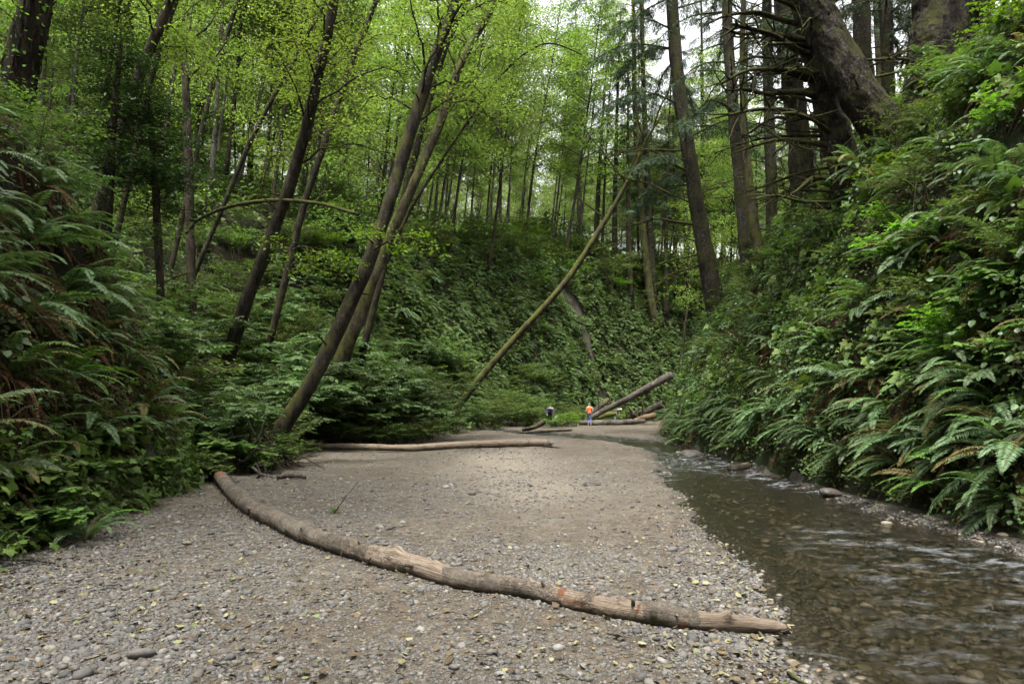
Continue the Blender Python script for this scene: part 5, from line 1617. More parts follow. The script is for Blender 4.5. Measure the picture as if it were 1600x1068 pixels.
# left side trunks
def vines(tr, lf, g, C, r):
    n = len(C)
    for k in range(26):
        a0 = g.uniform(0, 6.28); tw = g.normal(0, 1.2)
        i0, i1 = sorted(g.integers(0, n, 2)); i1 = max(i1, min(n - 1, i0 + 12)); i0 = min(i0, i1 - 6)
        ii = np.linspace(i0, i1, 16).astype(int)
        aa = a0 + np.linspace(0, tw, 16)
        Q = C[ii] + (r[ii] * g.uniform(1.02, 1.18))[:, None] * np.stack([np.cos(aa), np.sin(aa), 0 * aa], -1)
        add_tube(tr, Q + g.normal(0, .012, Q.shape), .013 * g.uniform(.6, 1.4), 4, 0, cap=False)
    m = 420
    ii = g.integers(2, n - 1, m); aa = g.uniform(0, 6.28, m)
    rad = np.stack([np.cos(aa), np.sin(aa), 0 * aa], -1)
    leaves(lf, C[ii] + rad * (r[ii] * g.uniform(1.05, 1.5, m))[:, None] + g.normal(0, .05, (m, 3)), rad * .4 + g.normal(0, .5, (m, 3)) - UP * .5, norm(rad + UP * .6 + g.normal(0, .3, (m, 3))), .085 * g.uniform(.6, 1.3, m), BROAD, 1, 0, np.clip(g.normal(.45, .2, m), 0, 1))
    for k in range(10):
        i = int(g.integers(n // 3, n - 1))
        leafy_branch(tr, lf, g, C[i], np.array([g.uniform(-.2, 1), g.uniform(-1, .2), .1]), g.uniform(.8, 1.8), .015, .095, 8, .4, .2, 5, .22)
hero('vine_covered_tree', 'thick vine wrapped trunk at the left picture edge above the ferns', [(-5, 300, 13, 84), (8, 220, 13, 74), (28, 120, 13, 66), (48, 40, 13, 62), (66, -40, 13, 58), (95, -180, 13, 46)], 'dark_bark', sides=18, bump=.2, seed=20, leafmat='lime', extra=vines)
hero('leaning_alder', 'dark leaning trunk above the evergreen at upper left, second from the vine wrapped tree', [(160, 300, 20, 30), (190, 200, 20, 29), (222, 105, 20, 28), (250, 40, 20, 26), (270, -10, 20, 24), (310, -110, 20, 18), (330, -200, 20, 10)], 'dark_bark', seed=21, extra=alder_crown(.45, 16, (1.2, 3.0)))
hero('leaning_alder', 'slim branch stem close beside the dark trunk above the evergreen', [(215, 220, 21.5, 15), (235, 130, 21.5, 15), (255, 60, 21.5, 14), (275, 0, 21.5, 13), (300, -90, 21.5, 8)], 'dark_bark', seed=22, sides=9, extra=alder_crown(.4, 12, (1.0, 2.6)))
hero('dead_alder', 'dark upright broken trunk with mossy crooked branches on the left slope', [(296, 320, 26, 19), (294, 240, 26, 18), (291, 160, 26, 17), (288, 100, 26, 15), (286, 78, 26, 12)], 'dark_bark', seed=23, sides=10, bump=.2, extra=lambda tr, lf, g, C, r: [bare_branch(tr, g, C[int(u * 45)], np.array(d, float), L, .05, .15, -.2, .1, 3) for u, d, L in ((.9, (1, 0, .9), 2.2), (.8, (-1, 0, .8), 1.6), (.95, (.3, 0, 1), 1.5), (.7, (1, -.2, .4), 2.0))])
hero('leaning_alder', 'slender alder rising right from behind the dark broken trunk', [(298, 280, 30, 14), (318, 190, 30, 14), (338, 110, 30, 13), (372, 0, 30, 12), (400, -90, 30, 8), (420, -180, 30, 5)], 'alder_bark', seed=24, sides=9, extra=alder_crown(.35, 20, (1.4, 3.4)))
hero('leaning_alder', 'strongly leaning slim alder across the left woods', [(345, 330, 28, 14), (385, 235, 28, 13), (425, 155, 28, 12), (465, 85, 28, 11), (510, 0, 28, 10), (560, -90, 28, 6)], 'alder_bark', seed=25, sides=9, extra=alder_crown(.3, 22, (1.4, 3.4)))

def evergreen(tr, lf, g, C, r):
    n = len(C)
    for k in range(34):
        i = int((n - 1) * (.15 + .85 * (k + g.random()) / 34))
        a = k * 2.399
        d = np.array([math.cos(a), math.sin(a), .12])
        L = g.uniform(1.0, 2.3) * (1.1 - .6 * i / n)
        Q = catmull([C[i], C[i] + d * L * .5 + UP * .12 * L, C[i] + d * L - UP * .05 * L], 6)
        add_tube(tr, Q, np.linspace(.02, .005, 6), 4, 0, cap=False)
        cv = g.normal(0, .12)
        for w in np.linspace(.25, 1, 8):
            c = C[i] + (Q[-1] - C[i]) * w
            cluster(lf, g, c, 34, np.array([.24, .24, .07]), .10, SLIM, cv, d, .45, .3)
hero('evergreen_tree', 'dark fine leaved evergreen spreading in the upper left shade', [(168, 320, 17.5, 16), (172, 250, 17.5, 14), (178, 180, 17.5, 11), (184, 110, 17.5, 8), (190, 60, 17.5, 5)], 'dark_bark', seed=26, sides=8, leafmat='needle_dark', extra=evergreen)
hero('evergreen_tree', 'lower dark evergreen sapling hanging over the ferns on the left', [(245, 330, 18.5, 12), (240, 270, 18.5, 10), (236, 200, 18.5, 8), (232, 150, 18.5, 5)], 'dark_bark', seed=27, sides=8, leafmat='needle_dark', extra=evergreen)

# mossy fallen limb and bright leafy sprays near the leaning alders
def loose_limb(name, label, pts, mat, cat='branch', sides=8, n=24, bump=.15, seed=0, extra=None, leafmat='lime'):
    C, r = px_path(pts, n, False, .55)
    base = C[0].copy()
    tr, lf = MB(), MB()
    add_tube(tr, C - base, r, sides, 0, bump, seed)
    g = np.random.default_rng(900 + seed)
    if extra: extra(tr, lf, g, C - base, r)
    if lf.n:
        root = link(name, None, None, base)
        link('stem', tr.build('stem', M[mat]), root); link('foliage', lf.build('foliage', M[leafmat]), root)
    else:
        root = link(name, tr.build(name, M[mat]), None, base)
    return tag(root, label, cat)
loose_limb('mossy_limb', 'arched mossy limb hanging across the left woods between leaning trunks', [(290, 365, 23, 8), (310, 343, 23, 10), (360, 322, 22.6, 11), (430, 313, 22.2, 11), (500, 318, 21.5, 10), (560, 335, 20.5, 9)], 'moss_bark', seed=1, extra=lambda tr, lf, g, C, r: [bare_branch(tr, g, C[i], np.array(d, float), L, .03, .1, -.1) for i, d, L in ((6, (0, 0, 1), 1.0), (14, (.5, 0, -.6), .9), (18, (.6, 0, .8), .8))])
def spray(tr, lf, g, C, r):
    for k in range(9):
        leafy_branch(tr, lf, g, C[min(len(C) - 1, 4 + 2 * k)], np.array([g.uniform(-.6, 1), g.uniform(-.8, .2), g.uniform(-.3, .3)]), g.uniform(.5, 1.1), .012, .11, 7, .3, .1, 5, .16, .1)
loose_limb('leafy_alder_spray', 'bright leafy alder spray sticking out right of the tall leaning trunk', [(585, 390, 17.6, 6), (610, 375, 17.3, 5), (640, 372, 17, 4), (672, 385, 16.8, 3)], 'alder_bark', 'branch', 5, 24, .1, 2, spray)
loose_limb('leafy_alder_spray', 'bright leafy alder spray left of the tall leaning trunk', [(540, 440, 17.8, 6), (510, 410, 17.4, 5), (480, 385, 17, 4), (455, 390, 16.8, 3)], 'alder_bark', 'branch', 5, 24, .1, 3, spray)

# ------------------------------------------------------------------ logs
def add_log(name, label, P, Rr, mat, n=80, sides=20, bump=.10, seed=0, red=(), bark=None, splinter=False, freq=1.0, knots=()):
    P = np.asarray(P, float)
    C = catmull(P, n)
    r = np.interp(np.linspace(0, len(P) - 1, n), np.arange(len(P)), Rr)
    g = np.random.default_rng(950 + seed)
    u = np.linspace(0, 1, n)
    mb = MB()
    V, Q = tube(C, r, sides, bump, seed, freq=freq)
    V = V.reshape(n, sides, 3)
    ang = np.linspace(0, 2 * np.pi, sides, endpoint=False)
    for ku, ka, kh in knots:
        f = np.exp(-((u - ku) / .006) ** 2)[:, None] * np.exp(-(np.angle(np.exp(1j * (ang - ka))) / .45) ** 2)[None]
        V += (V - C[:, None]) * (f * kh)[..., None]
    if splinter:      # torn tip: the upper side breaks off earlier than the lower
        T = norm(C[-1] - C[-2])
        cut = g.uniform(0, .22, sides)
        cut = np.where(np.sin(ang) > 0, cut + .12, cut)
        for k in range(3):
            V[-1 - k] -= T * cut[:, None] * (1 - k / 3) * r[-1] / .06
        m = max(4, int(n * .055))
        for k in range(m):      # the upper half is torn away towards the tip
            w = (k + 1) / m
            i = n - m + k
            dz = V[i, :, 2] - C[i, 2]
            V[i, :, 2] = C[i, 2] + np.where(dz > -.2 * r[i], dz * (1 - .6 * w) - r[i] * .3 * w + g.normal(0, .10, sides) * r[i] * w, dz)
    b = np.zeros((n, sides)); v = np.full((n, sides), .3)
    if bark is not None:
        v = np.interp(u, bark[0], bark[1])[:, None] + 0 * ang[None]
    for ru, rw, a0, aw in red:
        f = np.exp(-((u - ru) / rw) ** 4)[:, None] * np.exp(-(np.angle(np.exp(1j * (ang - a0))) / aw) ** 4)[None]
        b = np.maximum(b, f * (.55 + .6 * g.random((n, sides))))
    base = C[0].copy()
    mb.add(V.reshape(-1, 3) - base, Q, 0, v.ravel(), np.clip(b, 0, 1).ravel())
    root = link(name, None, None, base) if splinter else None
    Ls = np.concatenate([[0], np.cumsum(np.linalg.norm(np.diff(C, axis=0), axis=1))])
    lc = np.stack([np.repeat(Ls[:, None], sides, 1), np.cos(ang)[None] + 0 * Ls[:, None], np.sin(ang)[None] + 0 * Ls[:, None]], -1).reshape(-1, 3)
    def with_grain(me):
        full = np.zeros((len(me.vertices), 3), np.float32); full[:len(lc)] = lc
        a_ = me.attributes.new('lc', 'FLOAT_VECTOR', 'POINT'); a_.data.foreach_set('vector', full.ravel())
        return me
    # end discs
    for ring, sg in ((0, -1), (n - 1, 1)):
        idx = np.arange(sides) + ring * sides
        c = C[ring] - base - sg * norm(C[-1] - C[-2]) * (.12 if splinter and sg > 0 else .0)
        mb.V.append(c.astype(np.float32)[None]); mb.A.append(np.array([.2], np.float32)); mb.B.append(np.array([0], np.float32))
        nx = np.roll(idx, -1)
        tri = np.stack([idx, nx, np.full(sides, mb.n)], -1)
        mb.Fc.append(tri if sg > 0 else tri[:, ::-1]); mb.M.append(np.full(sides, 0, np.int32)); mb.n += 1
    if root is not None:
        tag(root, label, 'log')
        link('trunk', with_grain(mb.build('trunk', M[mat])), root)
        T = norm(C[-1] - C[-3])
        sb = MB()
        for k in range(14):
            a = g.uniform(0, 6.28)
            a = g.uniform(math.pi * .9, math.pi * 2.1)
            o = C[-int(g.integers(3, 12))] - base + (np.cross(T, UP) * math.cos(a) + UP * math.sin(a) * .6) * r[-1] * g.uniform(.3, .8)
            L = g.uniform(.04, .14) * min(1.0, r[-1] / .06)
            e = o + T * L + g.normal(0, .012, 3)
            add_tube(sb, catmull([o, (o + e) / 2, e], 4), np.array([.016, .015, .010, .004]) * g.uniform(.6, 1.3), 4, 0, .2, k)
        link('splintered_end', sb.build('splintered_end', M['splinter'], False), root)
        return root, C, r
    o = link(name, with_grain(mb.build(name, M[mat])), None, base)
    tag(o, label, 'log')
    return o, C, r

def floor_pt(px, py, d, lift=0.0):
    p = at(px, py, d)
    p[2] = h1(p[0], p[1]) + lift
    return p

# the long log in the foreground: points along its axis (px, distance, radius)
spec = [(330, 14.6, .135), (340, 13.4, .132), (362, 11.0, .125), (391, 9.35, .118), (430, 8.3, .113), (474, 7.5, .107), (535, 6.75, .104), (597, 6.25, .098), (660, 5.88, .093), (721, 5.57, .089), (775, 5.4, .085), (824, 5.24, .081), (880, 5.07, .077), (927, 4.93, .076), (975, 4.79, .078), (1015, 4.68, .088), (1045, 4.62, .088), (1080, 4.59, .072), (1112, 4.59, .068), (1170, 4.68, .064), (1236, 4.8, .066)]
spec = [(a, b, c * .9) for a, b, c in spec]
LP = [floor_pt(px, 0, d, r * .86) for px, d, r in spec]
LP[0][2] += .12; LP[1][2] += .05; LP[-1][2] += .0
long_log, LC, LR = add_log('fallen_alder_log', 'long bent fallen alder log lying across the foreground gravel', LP, [s[2] for s in spec], 'log', 300, 30, .11, 3,
    red=((.07, .006, 1.2, .8), (.60, .006, 1.2, 1.0), (.735, .004, .6, .5), (.50, .012, 2.6, .3), (.83, .010, -.2, .3), (.625, .02, 0.1, .2)), bark=([0, .30, .34, .42, .46, .72, .77, .86, .88, 1], [.62, .62, .35, .32, .5, .30, .62, .62, .25, .15]),
    splinter=True, freq=2.2, knots=((.13, 1.6, .45), (.19, 2.4, .4), (.31, 1.1, .5), (.37, 1.5, .6), (.42, 1.2, .4), (.48, 2.6, .4), (.70, 1.3, .6), (.77, .4, .4), (.85, 2.2, .4), (.915, 1.0, .8), (.25, 2.2, .4), (.55, 2.0, .35), (.64, .7, .4)))
stub = MB(); g = np.random.default_rng(76)
for k, u in enumerate((.09, .17, .26, .33, .40, .47, .58, .66, .72, .81, .90)):
    i = int(u * (len(LC) - 1)); T_ = norm(LC[i + 1] - LC[i]); sd_ = norm(np.cross(T_, UP))
    a = g.uniform(.2, 2.9)
    d_ = norm(sd_ * math.cos(a) + UP * math.sin(a) + T_ * g.uniform(-.5, .8))
    mb_ = MB()
    add_tube(mb_, catmull([LC[i] - LC[0] + d_ * LR[i] * .6, LC[i] - LC[0] + d_ * LR[i] * 1.05, LC[i] - LC[0] + d_ * (LR[i] * 1.1 + g.uniform(.015, .07))], 6), np.linspace(1, .6, 6) * LR[i] * g.uniform(.16, .34), 7, 0, .25, k)
    link('branch_stub', mb_.build('branch_stub', M['log']), long_log)
# hanging roots and moss beard under its thick end
rb = MB(); g = np.random.default_rng(77)
for k in range(150):
    i = int(abs(g.normal(0, 1)) * 38) + 3
    if i > 110: continue
    p = LC[i] - LC[0] + np.array([g.normal(-.3, .5), -1, g.uniform(-.3, .2)]) * LR[i] * .9
    L = g.uniform(.05, .17)
    e = p + np.array([g.normal(0, .03), -.03, -L]); e[2] = max(e[2], -LC[0][2] + h1(*(e[:2] + LC[0][:2])) + .005)
    add_tube(rb, catmull([p, (p + e) / 2 + [0, -.02, 0], e], 4), [.006, .005, .004, .002], 3, 0, cap=False)
link('hanging_rootlets', rb.build('hanging_rootlets', M['dead_wood']), long_log)

spec2 = [(470, 23.0, .09), (560, 22.4, .105), (640, 22.2, .112), (720, 22.7, .118), (800, 23.4, .125), (868, 24.2, .125)]
LP2 = [floor_pt(px, 0, d, r * .9 + .04) for px, d, r in spec2]
thin_log, C2, R2 = add_log('fallen_log', 'straight grey log lying flat on the gravel in front of the bushes', LP2, [s[2] for s in spec2], 'log', 80, 18, .08, 5, splinter=True, freq=1.5)
# snapped limb under its right end
g = np.random.default_rng(78)
sb = MB(); add_tube(sb, catmull([C2[-6] - C2[0] + [0, -.1, -.05], C2[-3] - C2[0] + [.25, -.35, -.15], C2[-1] - C2[0] + [.35, -.8, -.16]], 8), np.linspace(.05, .015, 8), 6, 0, .2, 3)
link('broken_limb', sb.build('broken_limb', M['dead_wood']), thin_log)

def lay(name, label, pts, mat, n=40, sides=14, bump=.1, seed=0):
    return add_log(name, label, [at(a, b, d) for a, b, d, w in pts], [w * d / F / 2 * .8 for a, b, d, w in pts], mat, n, sides, bump, seed)
lay('leaning_log', 'big grey log propped diagonally against the right bank behind the hikers', [(918, 655, 55.5, 9), (950, 638, 55, 11), (990, 618, 54, 13), (1030, 596, 53, 15), (1050, 585, 52.5, 15)], 'grey_wood', seed=6)
lay('horizontal_log', 'thick grey log lying level on the gravel right of the hiker', [(905, 660, 54, 10), (940, 660.5, 54, 12), (975, 659.5, 54, 12), (1008, 657, 54, 9)], 'grey_wood', seed=7)
lay('leaning_log', 'short dark log slanting up under the big propped log', [(985, 655, 57, 10), (1010, 643, 56.5, 15), (1035, 632, 56, 17)], 'dead_wood', seed=8)
lay('leaning_log', 'stub of a brown log behind the hiker in the orange vest', [(920, 648, 58, 11), (936, 636, 59, 11), (950, 624, 60, 9)], 'dead_wood', seed=9)
lay('broken_log', 'broken log with pale orange torn end on the bank at the stream bend', [(990, 657, 55, 7), (1008, 652, 55, 12), (1024, 649, 55, 13)], 'broken_wood', seed=10)
lay('mossy_log', 'yellow mossy log end under the propped log', [(935, 652, 57, 9), (948, 648, 57, 11), (962, 646, 57, 9)], 'moss', seed=11)
lay('thin_pole_log', 'thin straight pole lying at the edge of the far bushes', [(806, 676.5, 38, 4.5), (850, 673.5, 39, 5), (893, 671.5, 40, 4)], 'dead_wood', seed=12)
lay('driftwood_chunk', 'brown chunk of driftwood behind the thin pole', [(816, 671, 41, 6), (835, 667, 41.3, 9), (850, 658, 41.6, 11)], 'dead_wood', seed=13, bump=.3)
for i, (a, b, d) in enumerate((((932, 612), (936, 640), 56), ((948, 612), (956, 632), 55.5), ((998, 596), (1004, 606), 54), ((975, 640), (980, 650), 55), ((1000, 625), (1005, 640), 54.5), ((991, 604), (995, 612), 54))):
    lab = ['tallest yellow mossy stick standing beside the propped log', 'mossy stick leaning on the lower half of the propped log', 'short pale stick at the top of the propped log', 'mossy stick below the middle of the propped log', 'pale stick under the upper propped log', 'short pale stub halfway up the propped log'][i]
    P = [at(a[0], a[1], d), at((a[0] + b[0]) / 2 + 1, (a[1] + b[1]) / 2, d), at(b[0], b[1] + 6, d)]
    add_log('mossy_stick', lab, P, [.04, .06, .07], 'moss_bark', 10, 6, .1, 20 + i)
# dark root heap beneath the propped log
rb = MB(); g = np.random.default_rng(79); c0 = at(992, 650, 55.5)
for k in range(26):
    a = g.uniform(0, 6.28); L = g.uniform(.3, 1.0)
    e = np.array([math.cos(a) * L, math.sin(a) * L * .6, g.uniform(-.2, .75)])
    add_tube(rb, catmull([g.normal(0, .1, 3), e * .5 + g.normal(0, .1, 3), e], 6), np.linspace(.10, .025, 6), 6, 0, .3, k)
tag(link('root_heap', rb.build('root_heap', M['dead_wood']), None, c0), 'dark tangled root plate under the propped log', 'roots')

# driftwood and rocks in the stream
def sp(px, py, lift=0.0):
    d = (EYE + .07) * F / (py - HOR)
    return np.array([(px - 800) / F * d, d, -.07 + lift])
def stick(name, label, pts, rr, mat, cat='driftwood', extra=(), seed=0, n=20, sides=9):
    C = catmull(pts, n); base = C[0].copy(); mb = MB()
    add_tube(mb, C - base, np.interp(np.linspace(0, 1, n), np.linspace(0, 1, len(rr)), rr), sides, 0, .22, seed, freq=3)
    for p, r2 in extra:
        Q = catmull(np.asarray(p) - base, 8)
        add_tube(mb, Q, np.linspace(r2, r2 * .4, 8), 6, 0, .2, seed + 1)
    return tag(link(name, mb.build(name, M[mat]), None, base), label, cat)
stick('floating_log', 'short black log lying in the stream by the right bank', [sp(1142, 734, .02), sp(1168, 731, .05), sp(1196, 727, .05)], [.10, .11, .08], 'dead_wood', seed=31)
a, b, c = sp(1222, 745, .0), sp(1238, 742, .06), sp(1285, 735, .12)
stick('forked_stick', 'forked mossy stick at the water edge below the ferns', [a, b, sp(1262, 738, .10), c], [.05, .045, .04, .025], 'moss_bark', seed=32, extra=(([b, b + [.0, .05, .35], b + [.03, .1, .75]], .03), ([b, sp(1215, 748, .0)], .04), ([b, sp(1262, 744, .02)], .035)))
def rock(name, label, loc, s, mat, seed, rz=0.0):
    me = stone_mesh(seed, ICO2, .5, mat, .26)
    me.polygons.foreach_set('use_smooth', np.zeros(len(me.polygons), bool))
    return tag(link(name, me, None, loc, (0, .1, rz), s), label, 'rock')
rock('rock', 'square brown rock at the water edge below the right bank', sp(1297, 775, .06), .22, 'rock', 301)
rock('rock', 'flat dark reddish rock in the stream beneath the near bank tip', sp(1080, 710, .0), .36, 'rock', 302)
rock('rock', 'small tan rock in the water just before the far bend', sp(1060, 707, .0), .10, 'pale_rock', 303)
rock('rock', 'pale rounded stone at the right picture edge by the bank foot', sp(1568, 842, .05), .075, 'pale_rock', 304)
rock('rock', 'pale flat stone awash in the shaded stream', sp(1385, 816, -.03), .10, 'pale_rock', 305)
rock('rock', 'rusty red stone awash in midstream', sp(1392, 845, -.05), .09, 'rock', 306)
rock('rock', 'pale yellow cobble beside the mud at upper left gravel', floor_pt(293, 853, 7.3, .02), .045, 'pale_rock', 307)
p = floor_pt(927, 763, 12.4, .02)
rock('rock', 'low brown rock set in the middle of the gravel bar', p - [0, 0, .03], .15, 'rock', 308)
stick('twig', 'pale twig on the gravel at the left edge plants', [floor_pt(30, 878, 6.6, .03), floor_pt(55, 880, 6.5, .04), floor_pt(86, 884, 6.45, .03)], [.012, .012, .008], 'grey_wood', 'twig', seed=33)
stick('twig', 'thin straight stick at the root tangle of the leaning alder', [floor_pt(432, 753, 13.4, .06), floor_pt(455, 752, 13.5, .06), floor_pt(478, 752, 13.5, .04)], [.045, .04, .035], 'grey_wood', 'twig', seed=34)
stick('twig', 'dark twig lying at the water edge in the lower right', [floor_pt(1232, 0, 3.95, .02), floor_pt(1245, 0, 3.85, .03), floor_pt(1262, 0, 3.78, .03)], [.012, .012, .007], 'dead_wood', 'twig', seed=35)

# brush and bleached branches around the base of the tall leaning alder
g = np.random.default_rng(80)
labs = ['bleached crooked branch sticking up left of the leaning alder base', 'bleached branch lying before the leaning alder base', 'forked pale branch hanging over the log root end', 'thin pale branch beside the leaning alder roots', 'curved dry branch under the left shrubs', 'short dry branch by the gravel edge left of the alder']
for k, (a, b, d) in enumerate((((385, 705), (412, 660), 15.2), ((420, 742), (412, 725), 14.4), ((370, 715), (400, 700), 14.8), ((395, 730), (415, 752), 14.3), ((345, 690), (385, 680), 15.6), ((400, 748), (440, 752), 13.9))):
    p, q = at(a[0], a[1], d), at(b[0], b[1], d - .3)
    m = (p + q) / 2 + g.normal(0, .08, 3)
    stick('dry_branch', labs[k], [p, m, q], [.03, .026, .012], 'grey_wood', 'branch', seed=40 + k, extra=(([m, m + g.normal(0, .2, 3) + [0, 0, .1]], .016), ([q, q + g.normal(0, .2, 3)], .012)))
rb = MB(); c0 = floor_pt(405, 745, 16.0, 0)
for k in range(15):
    a = g.uniform(-2.6, .4); L = g.uniform(.5, 1.6)
    e = np.array([math.cos(a) * L, math.sin(a) * L * .8, -.02])
    e[2] = h1(c0[0] + e[0], c0[1] + e[1]) - c0[2] + .02
    add_tube(rb, catmull([[g.normal(0, .2), g.normal(.2, .2), g.uniform(.2, .9)], e * .55 + [0, 0, g.uniform(.1, .35)], e], 7), np.linspace(.06, .012, 7) * g.uniform(.4, 1.1), 5, 0, .25, k, cap=False)
tag(link('exposed_roots', rb.build('exposed_roots', M['dead_wood']), None, c0), 'tangle of exposed roots at the foot of the tall leaning alder', 'roots')
# little grassy plant on the gravel behind the log
gb = MB(); st_ = MB(); c0 = floor_pt(522, 0, 9.3, 0)
for k in range(9):
    gb.merge(MID[k % 3], Matrix.Rotation(k * .7, 4, 'Z') @ Matrix.Scale(g.uniform(.16, .28), 4))
root = link('seedling', None, None, c0); tag(root, 'tiny feathery green seedling on the gravel behind the long log', 'plant')
link('leaves', gb.build('leaves', [M['fern_pale'], M['rachis']], False), root)
add_tube(st_, catmull([[0, 0, 0], [.12, .05, .18], [.3, .1, .42]], 6), np.linspace(.008, .003, 6), 4, 0)
link('dry_stalk', st_.build('dry_stalk', M['dead_wood']), root)

# ivy-like ferns growing in the fork of the massive spruces
for k, (px, py, d, s) in enumerate(((1438, 85, 17.2, .55), (1425, 120, 17.1, .6), (1450, 110, 17.2, .5), (1432, 150, 17.0, .45))):
    fern(at(px, py, d), -1.7 - .3 * k, s, 'hang', 'small dark fern rooted on the massive upright spruce trunk', 'ferns on the spruce trunk')
fern(at(1340, 262, 16.2), -2.4, 1.0, 'hang', 'large fern spilling over the bank edge below the leaning great spruces', None, near=True, nf=12)

# ------------------------------------------------------------------ people
def skin_obj(name, verts, edges, radii, mat, parent, sub=1):
    import bmesh
    bm = bmesh.new()
    lay_ = bm.verts.layers.skin.verify()
    bv = [bm.verts.new(tuple(v)) for v in verts]
    for e in edges: bm.edges.new((bv[e[0]], bv[e[1]]))
    for i, r in enumerate(radii): bv[i][lay_].radius = (r, r)
    bv[0][lay_].use_root = True
    me = bpy.data.meshes.new(name)
    bm.to_mesh(me); bm.free()
    me.materials.append(M[mat])
    o = link(name, me, parent)
    o.modifiers.new('skin', 'SKIN').use_smooth_shade = True
    m = o.modifiers.new('sub', 'SUBSURF'); m.levels = m.render_levels = sub
    return o
def person(label, loc, rz, J, mats, height=1.72, group=None):
    """J: joint name -> (x right, y forward, z up), in metres for a 1.72 m figure"""
    root = link('person', None, None, loc, (0, 0, rz), height / 1.72)
    tag(root, label, 'person', group)
    names = ['pelvis', 'waist', 'chest', 'neck', 'head', 'crown', 'shl', 'ell', 'wrl', 'hal', 'shr', 'elr', 'wrr', 'har', 'hil', 'knl', 'anl', 'tol', 'hir', 'knr', 'anr', 'tor']
    ix = {n: i for i, n in enumerate(names)}
    E = [('pelvis', 'waist'), ('waist', 'chest'), ('chest', 'neck'), ('neck', 'head'), ('head', 'crown'), ('chest', 'shl'), ('shl', 'ell'), ('ell', 'wrl'), ('wrl', 'hal'), ('chest', 'shr'), ('shr', 'elr'), ('elr', 'wrr'), ('wrr', 'har'), ('pelvis', 'hil'), ('hil', 'knl'), ('knl', 'anl'), ('anl', 'tol'), ('pelvis', 'hir'), ('hir', 'knr'), ('knr', 'anr'), ('anr', 'tor')]
    rad = dict(pelvis=.13, waist=.12, chest=.14, neck=.055, head=.095, crown=.075, shl=.062, ell=.045, wrl=.032, hal=.035, shr=.062, elr=.045, wrr=.032, har=.035, hil=.088, knl=.06, anl=.042, tol=.035, hir=.088, knr=.06, anr=.042, tor=.035)
    V = [np.array(J[n], float) for n in names]
    skin_obj('body', V, [(ix[a], ix[b]) for a, b in E], [rad[n] for n in names], mats['skin'], root)
    def sub(nm, chain, k, mat):
        order = []
        for a, b in chain:
            for q in (a, b):
                if q not in order: order.append(q)
        vv, rr = [], []
        for q in order:
            nmq, sc_ = (q, 1.0)
            if ':' in q:
                a, b, w = q.split(':'); w = float(w)
                vv.append(np.array(J[a], float) * (1 - w) + np.array(J[b], float) * w); rr.append((rad[a] * (1 - w) + rad[b] * w) * k)
            else:
                vv.append(np.array(J[q], float)); rr.append(rad[q] * k)
        skin_obj(nm, vv, [(order.index(a), order.index(b)) for a, b in chain], rr, mat, root)
    sub('trousers', [('pelvis', 'hil'), ('hil', 'knl'), ('knl', 'knl:anl:.92'), ('pelvis', 'hir'), ('hir', 'knr'), ('knr', 'knr:anr:.92'), ('pelvis', 'pelvis:waist:.6')], 1.16, mats['legs'])
    sub('top', [('waist', 'chest'), ('chest', 'chest:neck:.55'), ('chest', 'shl'), ('chest', 'shr'), ('waist', 'pelvis:waist:.35')], 1.16, mats['top'])
    for s in 'lr':
        sub('sleeve', [('sh' + s, 'el' + s), ('el' + s, 'el%s:wr%s:.85' % (s, s))], 1.2, mats['sleeve'])
        sub('shoe', [('an' + s, 'to' + s)], 1.25, 'shoe')
    # hat or hair cap over the skull
    V_, Fa = ICO2
    hb = MB()
    m = V_[:, 2] > -.15
    fa = Fa[m[Fa].all(1)]
    hb.add(V_ * [.108, .118, .10] + (np.array(J['head']) * .35 + np.array(J['crown']) * .65), fa)
    hd = link(mats['hat'][0], hb.build(mats['hat'][0], M[mats['hat'][1]]), root)
    # nose and ears on the facing side
    fb = MB()
    c = np.array(J['head'], float) * .6 + np.array(J['crown'], float) * .4
    fv = norm(np.array(J.get('face', (0, 1, 0)), float)); sv = np.cross(fv, UP)
    for off, s in ((fv * .10 - UP * .02, .018), (sv * .095, .022), (-sv * .095, .022)):
        fb.add(ICO1[0] * s + c + off, ICO1[1])
    link('nose_and_ears', fb.build('nose_and_ears', M[mats['skin']]), root)
    return root
STAND = dict(pelvis=(0, 0, .95), waist=(0, .01, 1.12), chest=(0, .02, 1.33), neck=(0, .02, 1.47), head=(0, .03, 1.57), crown=(0, .03, 1.66),
             shl=(-.19, .01, 1.40), ell=(-.24, -.03, 1.12), wrl=(-.23, .06, .90), hal=(-.22, .09, .82), shr=(.19, .01, 1.40), elr=(.25, -.05, 1.12), wrr=(.26, .02, .89), har=(.26, .05, .81),
             hil=(-.09, 0, .90), knl=(-.09, .10, .50), anl=(-.09, -.02, .09), tol=(-.10, .14, .05), hir=(.09, 0, .90), knr=(.09, -.01, .49), anr=(.08, -.16, .10), tor=(.09, -.02, .05))
p = floor_pt(921, 0, 52.3)
person('person in orange vest and blue jeans walking away up the canyon', p, .1, STAND, dict(skin='skin', legs='denim', top='orange', sleeve='white_cloth', hat=('cap', 'cap')), 1.74)
BEND = dict(STAND)
BEND.update(waist=(0, .10, 1.05), chest=(0, .34, 1.17), neck=(0, .45, 1.20), head=(0, .53, 1.20), crown=(0, .61, 1.20), shl=(-.19, .36, 1.20), ell=(-.26, .40, .95), wrl=(-.22, .5, .75), hal=(-.2, .54, .68), shr=(.19, .36, 1.20), elr=(.26, .40, .95), wrr=(.22, .5, .75), har=(.2, .54, .68))
p = floor_pt(859, 0, 50.5)
person('person in blue jacket stooping behind the bushy upright fern', (p[0], p[1], max(p[2], .0)), math.pi, BEND, dict(skin='skin', legs='dark_cloth', top='blue', sleeve='blue', hat=('hair', 'hair')), 1.75)
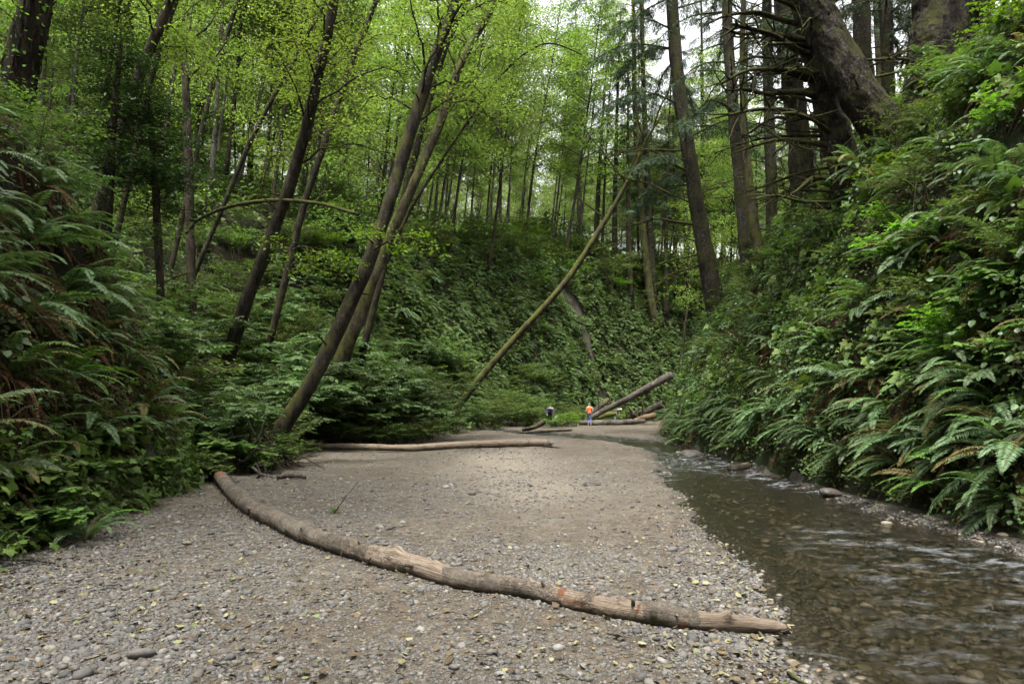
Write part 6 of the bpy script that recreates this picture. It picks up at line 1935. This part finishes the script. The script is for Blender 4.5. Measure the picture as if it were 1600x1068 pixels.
p = floor_pt(961, 0, 57.5)
person('person in pale blue jeans half hidden under the propped log', p, -1.2, BEND, dict(skin='skin', legs='blue2', top='dark_cloth', sleeve='dark_cloth', hat=('hair', 'hair')), 1.7)
# ------------------------------------------------------------------ twigs strewn on the gravel (too many to count)
def twig_litter():
    ms = []
    for k in range(4):
        g = np.random.default_rng(1200 + k); mb = MB()
        P = catmull([[-.5, 0, 0], [-.15, g.normal(0, .06), .03], [.2, g.normal(0, .08), .02], [.5, g.normal(0, .1), 0]], 7)
        add_tube(mb, P, np.linspace(.035, .012, 7), 5, 0, .2, k)
        if k % 2: add_tube(mb, catmull([P[3], P[3] + [.15, .12, .02], P[3] + [.25, .25, .0]], 4), np.linspace(.02, .008, 4), 4, 0)
        ms.append(mb.build('twig_bit', M['dead_wood']))
    x, y = floor_points(800, 3.4, 26, 1.8)
    ls = left_s(x, y)[0]
    k = dry(x, y, -.05) & (rng.random(len(x)) < .35 + .6 * sstep(-3, 0, ls))
    x, y = x[k], y[k]
    rot = np.stack([rng.normal(0, .08, len(x)), rng.normal(0, .08, len(x)), rng.uniform(0, 6.28, len(x))], -1)
    scatter('twig_litter', ms, np.stack([x, y, H(x, y) + .012], -1), rot, rng.uniform(.04, .14, len(x)), rng.integers(0, 4, len(x)), 'thin dark twig scraps strewn over the gravel', 'twigs')
twig_litter()

# things of a small look-alike set are told apart by their order across the picture
def tell_apart():
    sets = {}
    for o in sc.objects:
        if o.parent is None and 'label' in o and 'category' in o and o.get('kind') != 'stuff':
            sets.setdefault(o['label'], []).append(o)
    words = ['leftmost', 'second from left', 'third from left', 'fourth from left', 'fifth from left', 'sixth from left', 'seventh from left', 'eighth from left', 'ninth from left', 'tenth from left', 'eleventh from left', 'twelfth from left']
    for lab, os_ in sets.items():
        n = len(os_)
        if n < 2 or n > 12 or len(lab.split()) > 13: continue
        os_.sort(key=lambda o: o.location.x / max(o.location.y, .5))
        for k, o in enumerate(os_):
            o['label'] = lab + ', ' + ('rightmost' if k == n - 1 else words[k])
tell_apart()
print('objects', len(sc.objects))
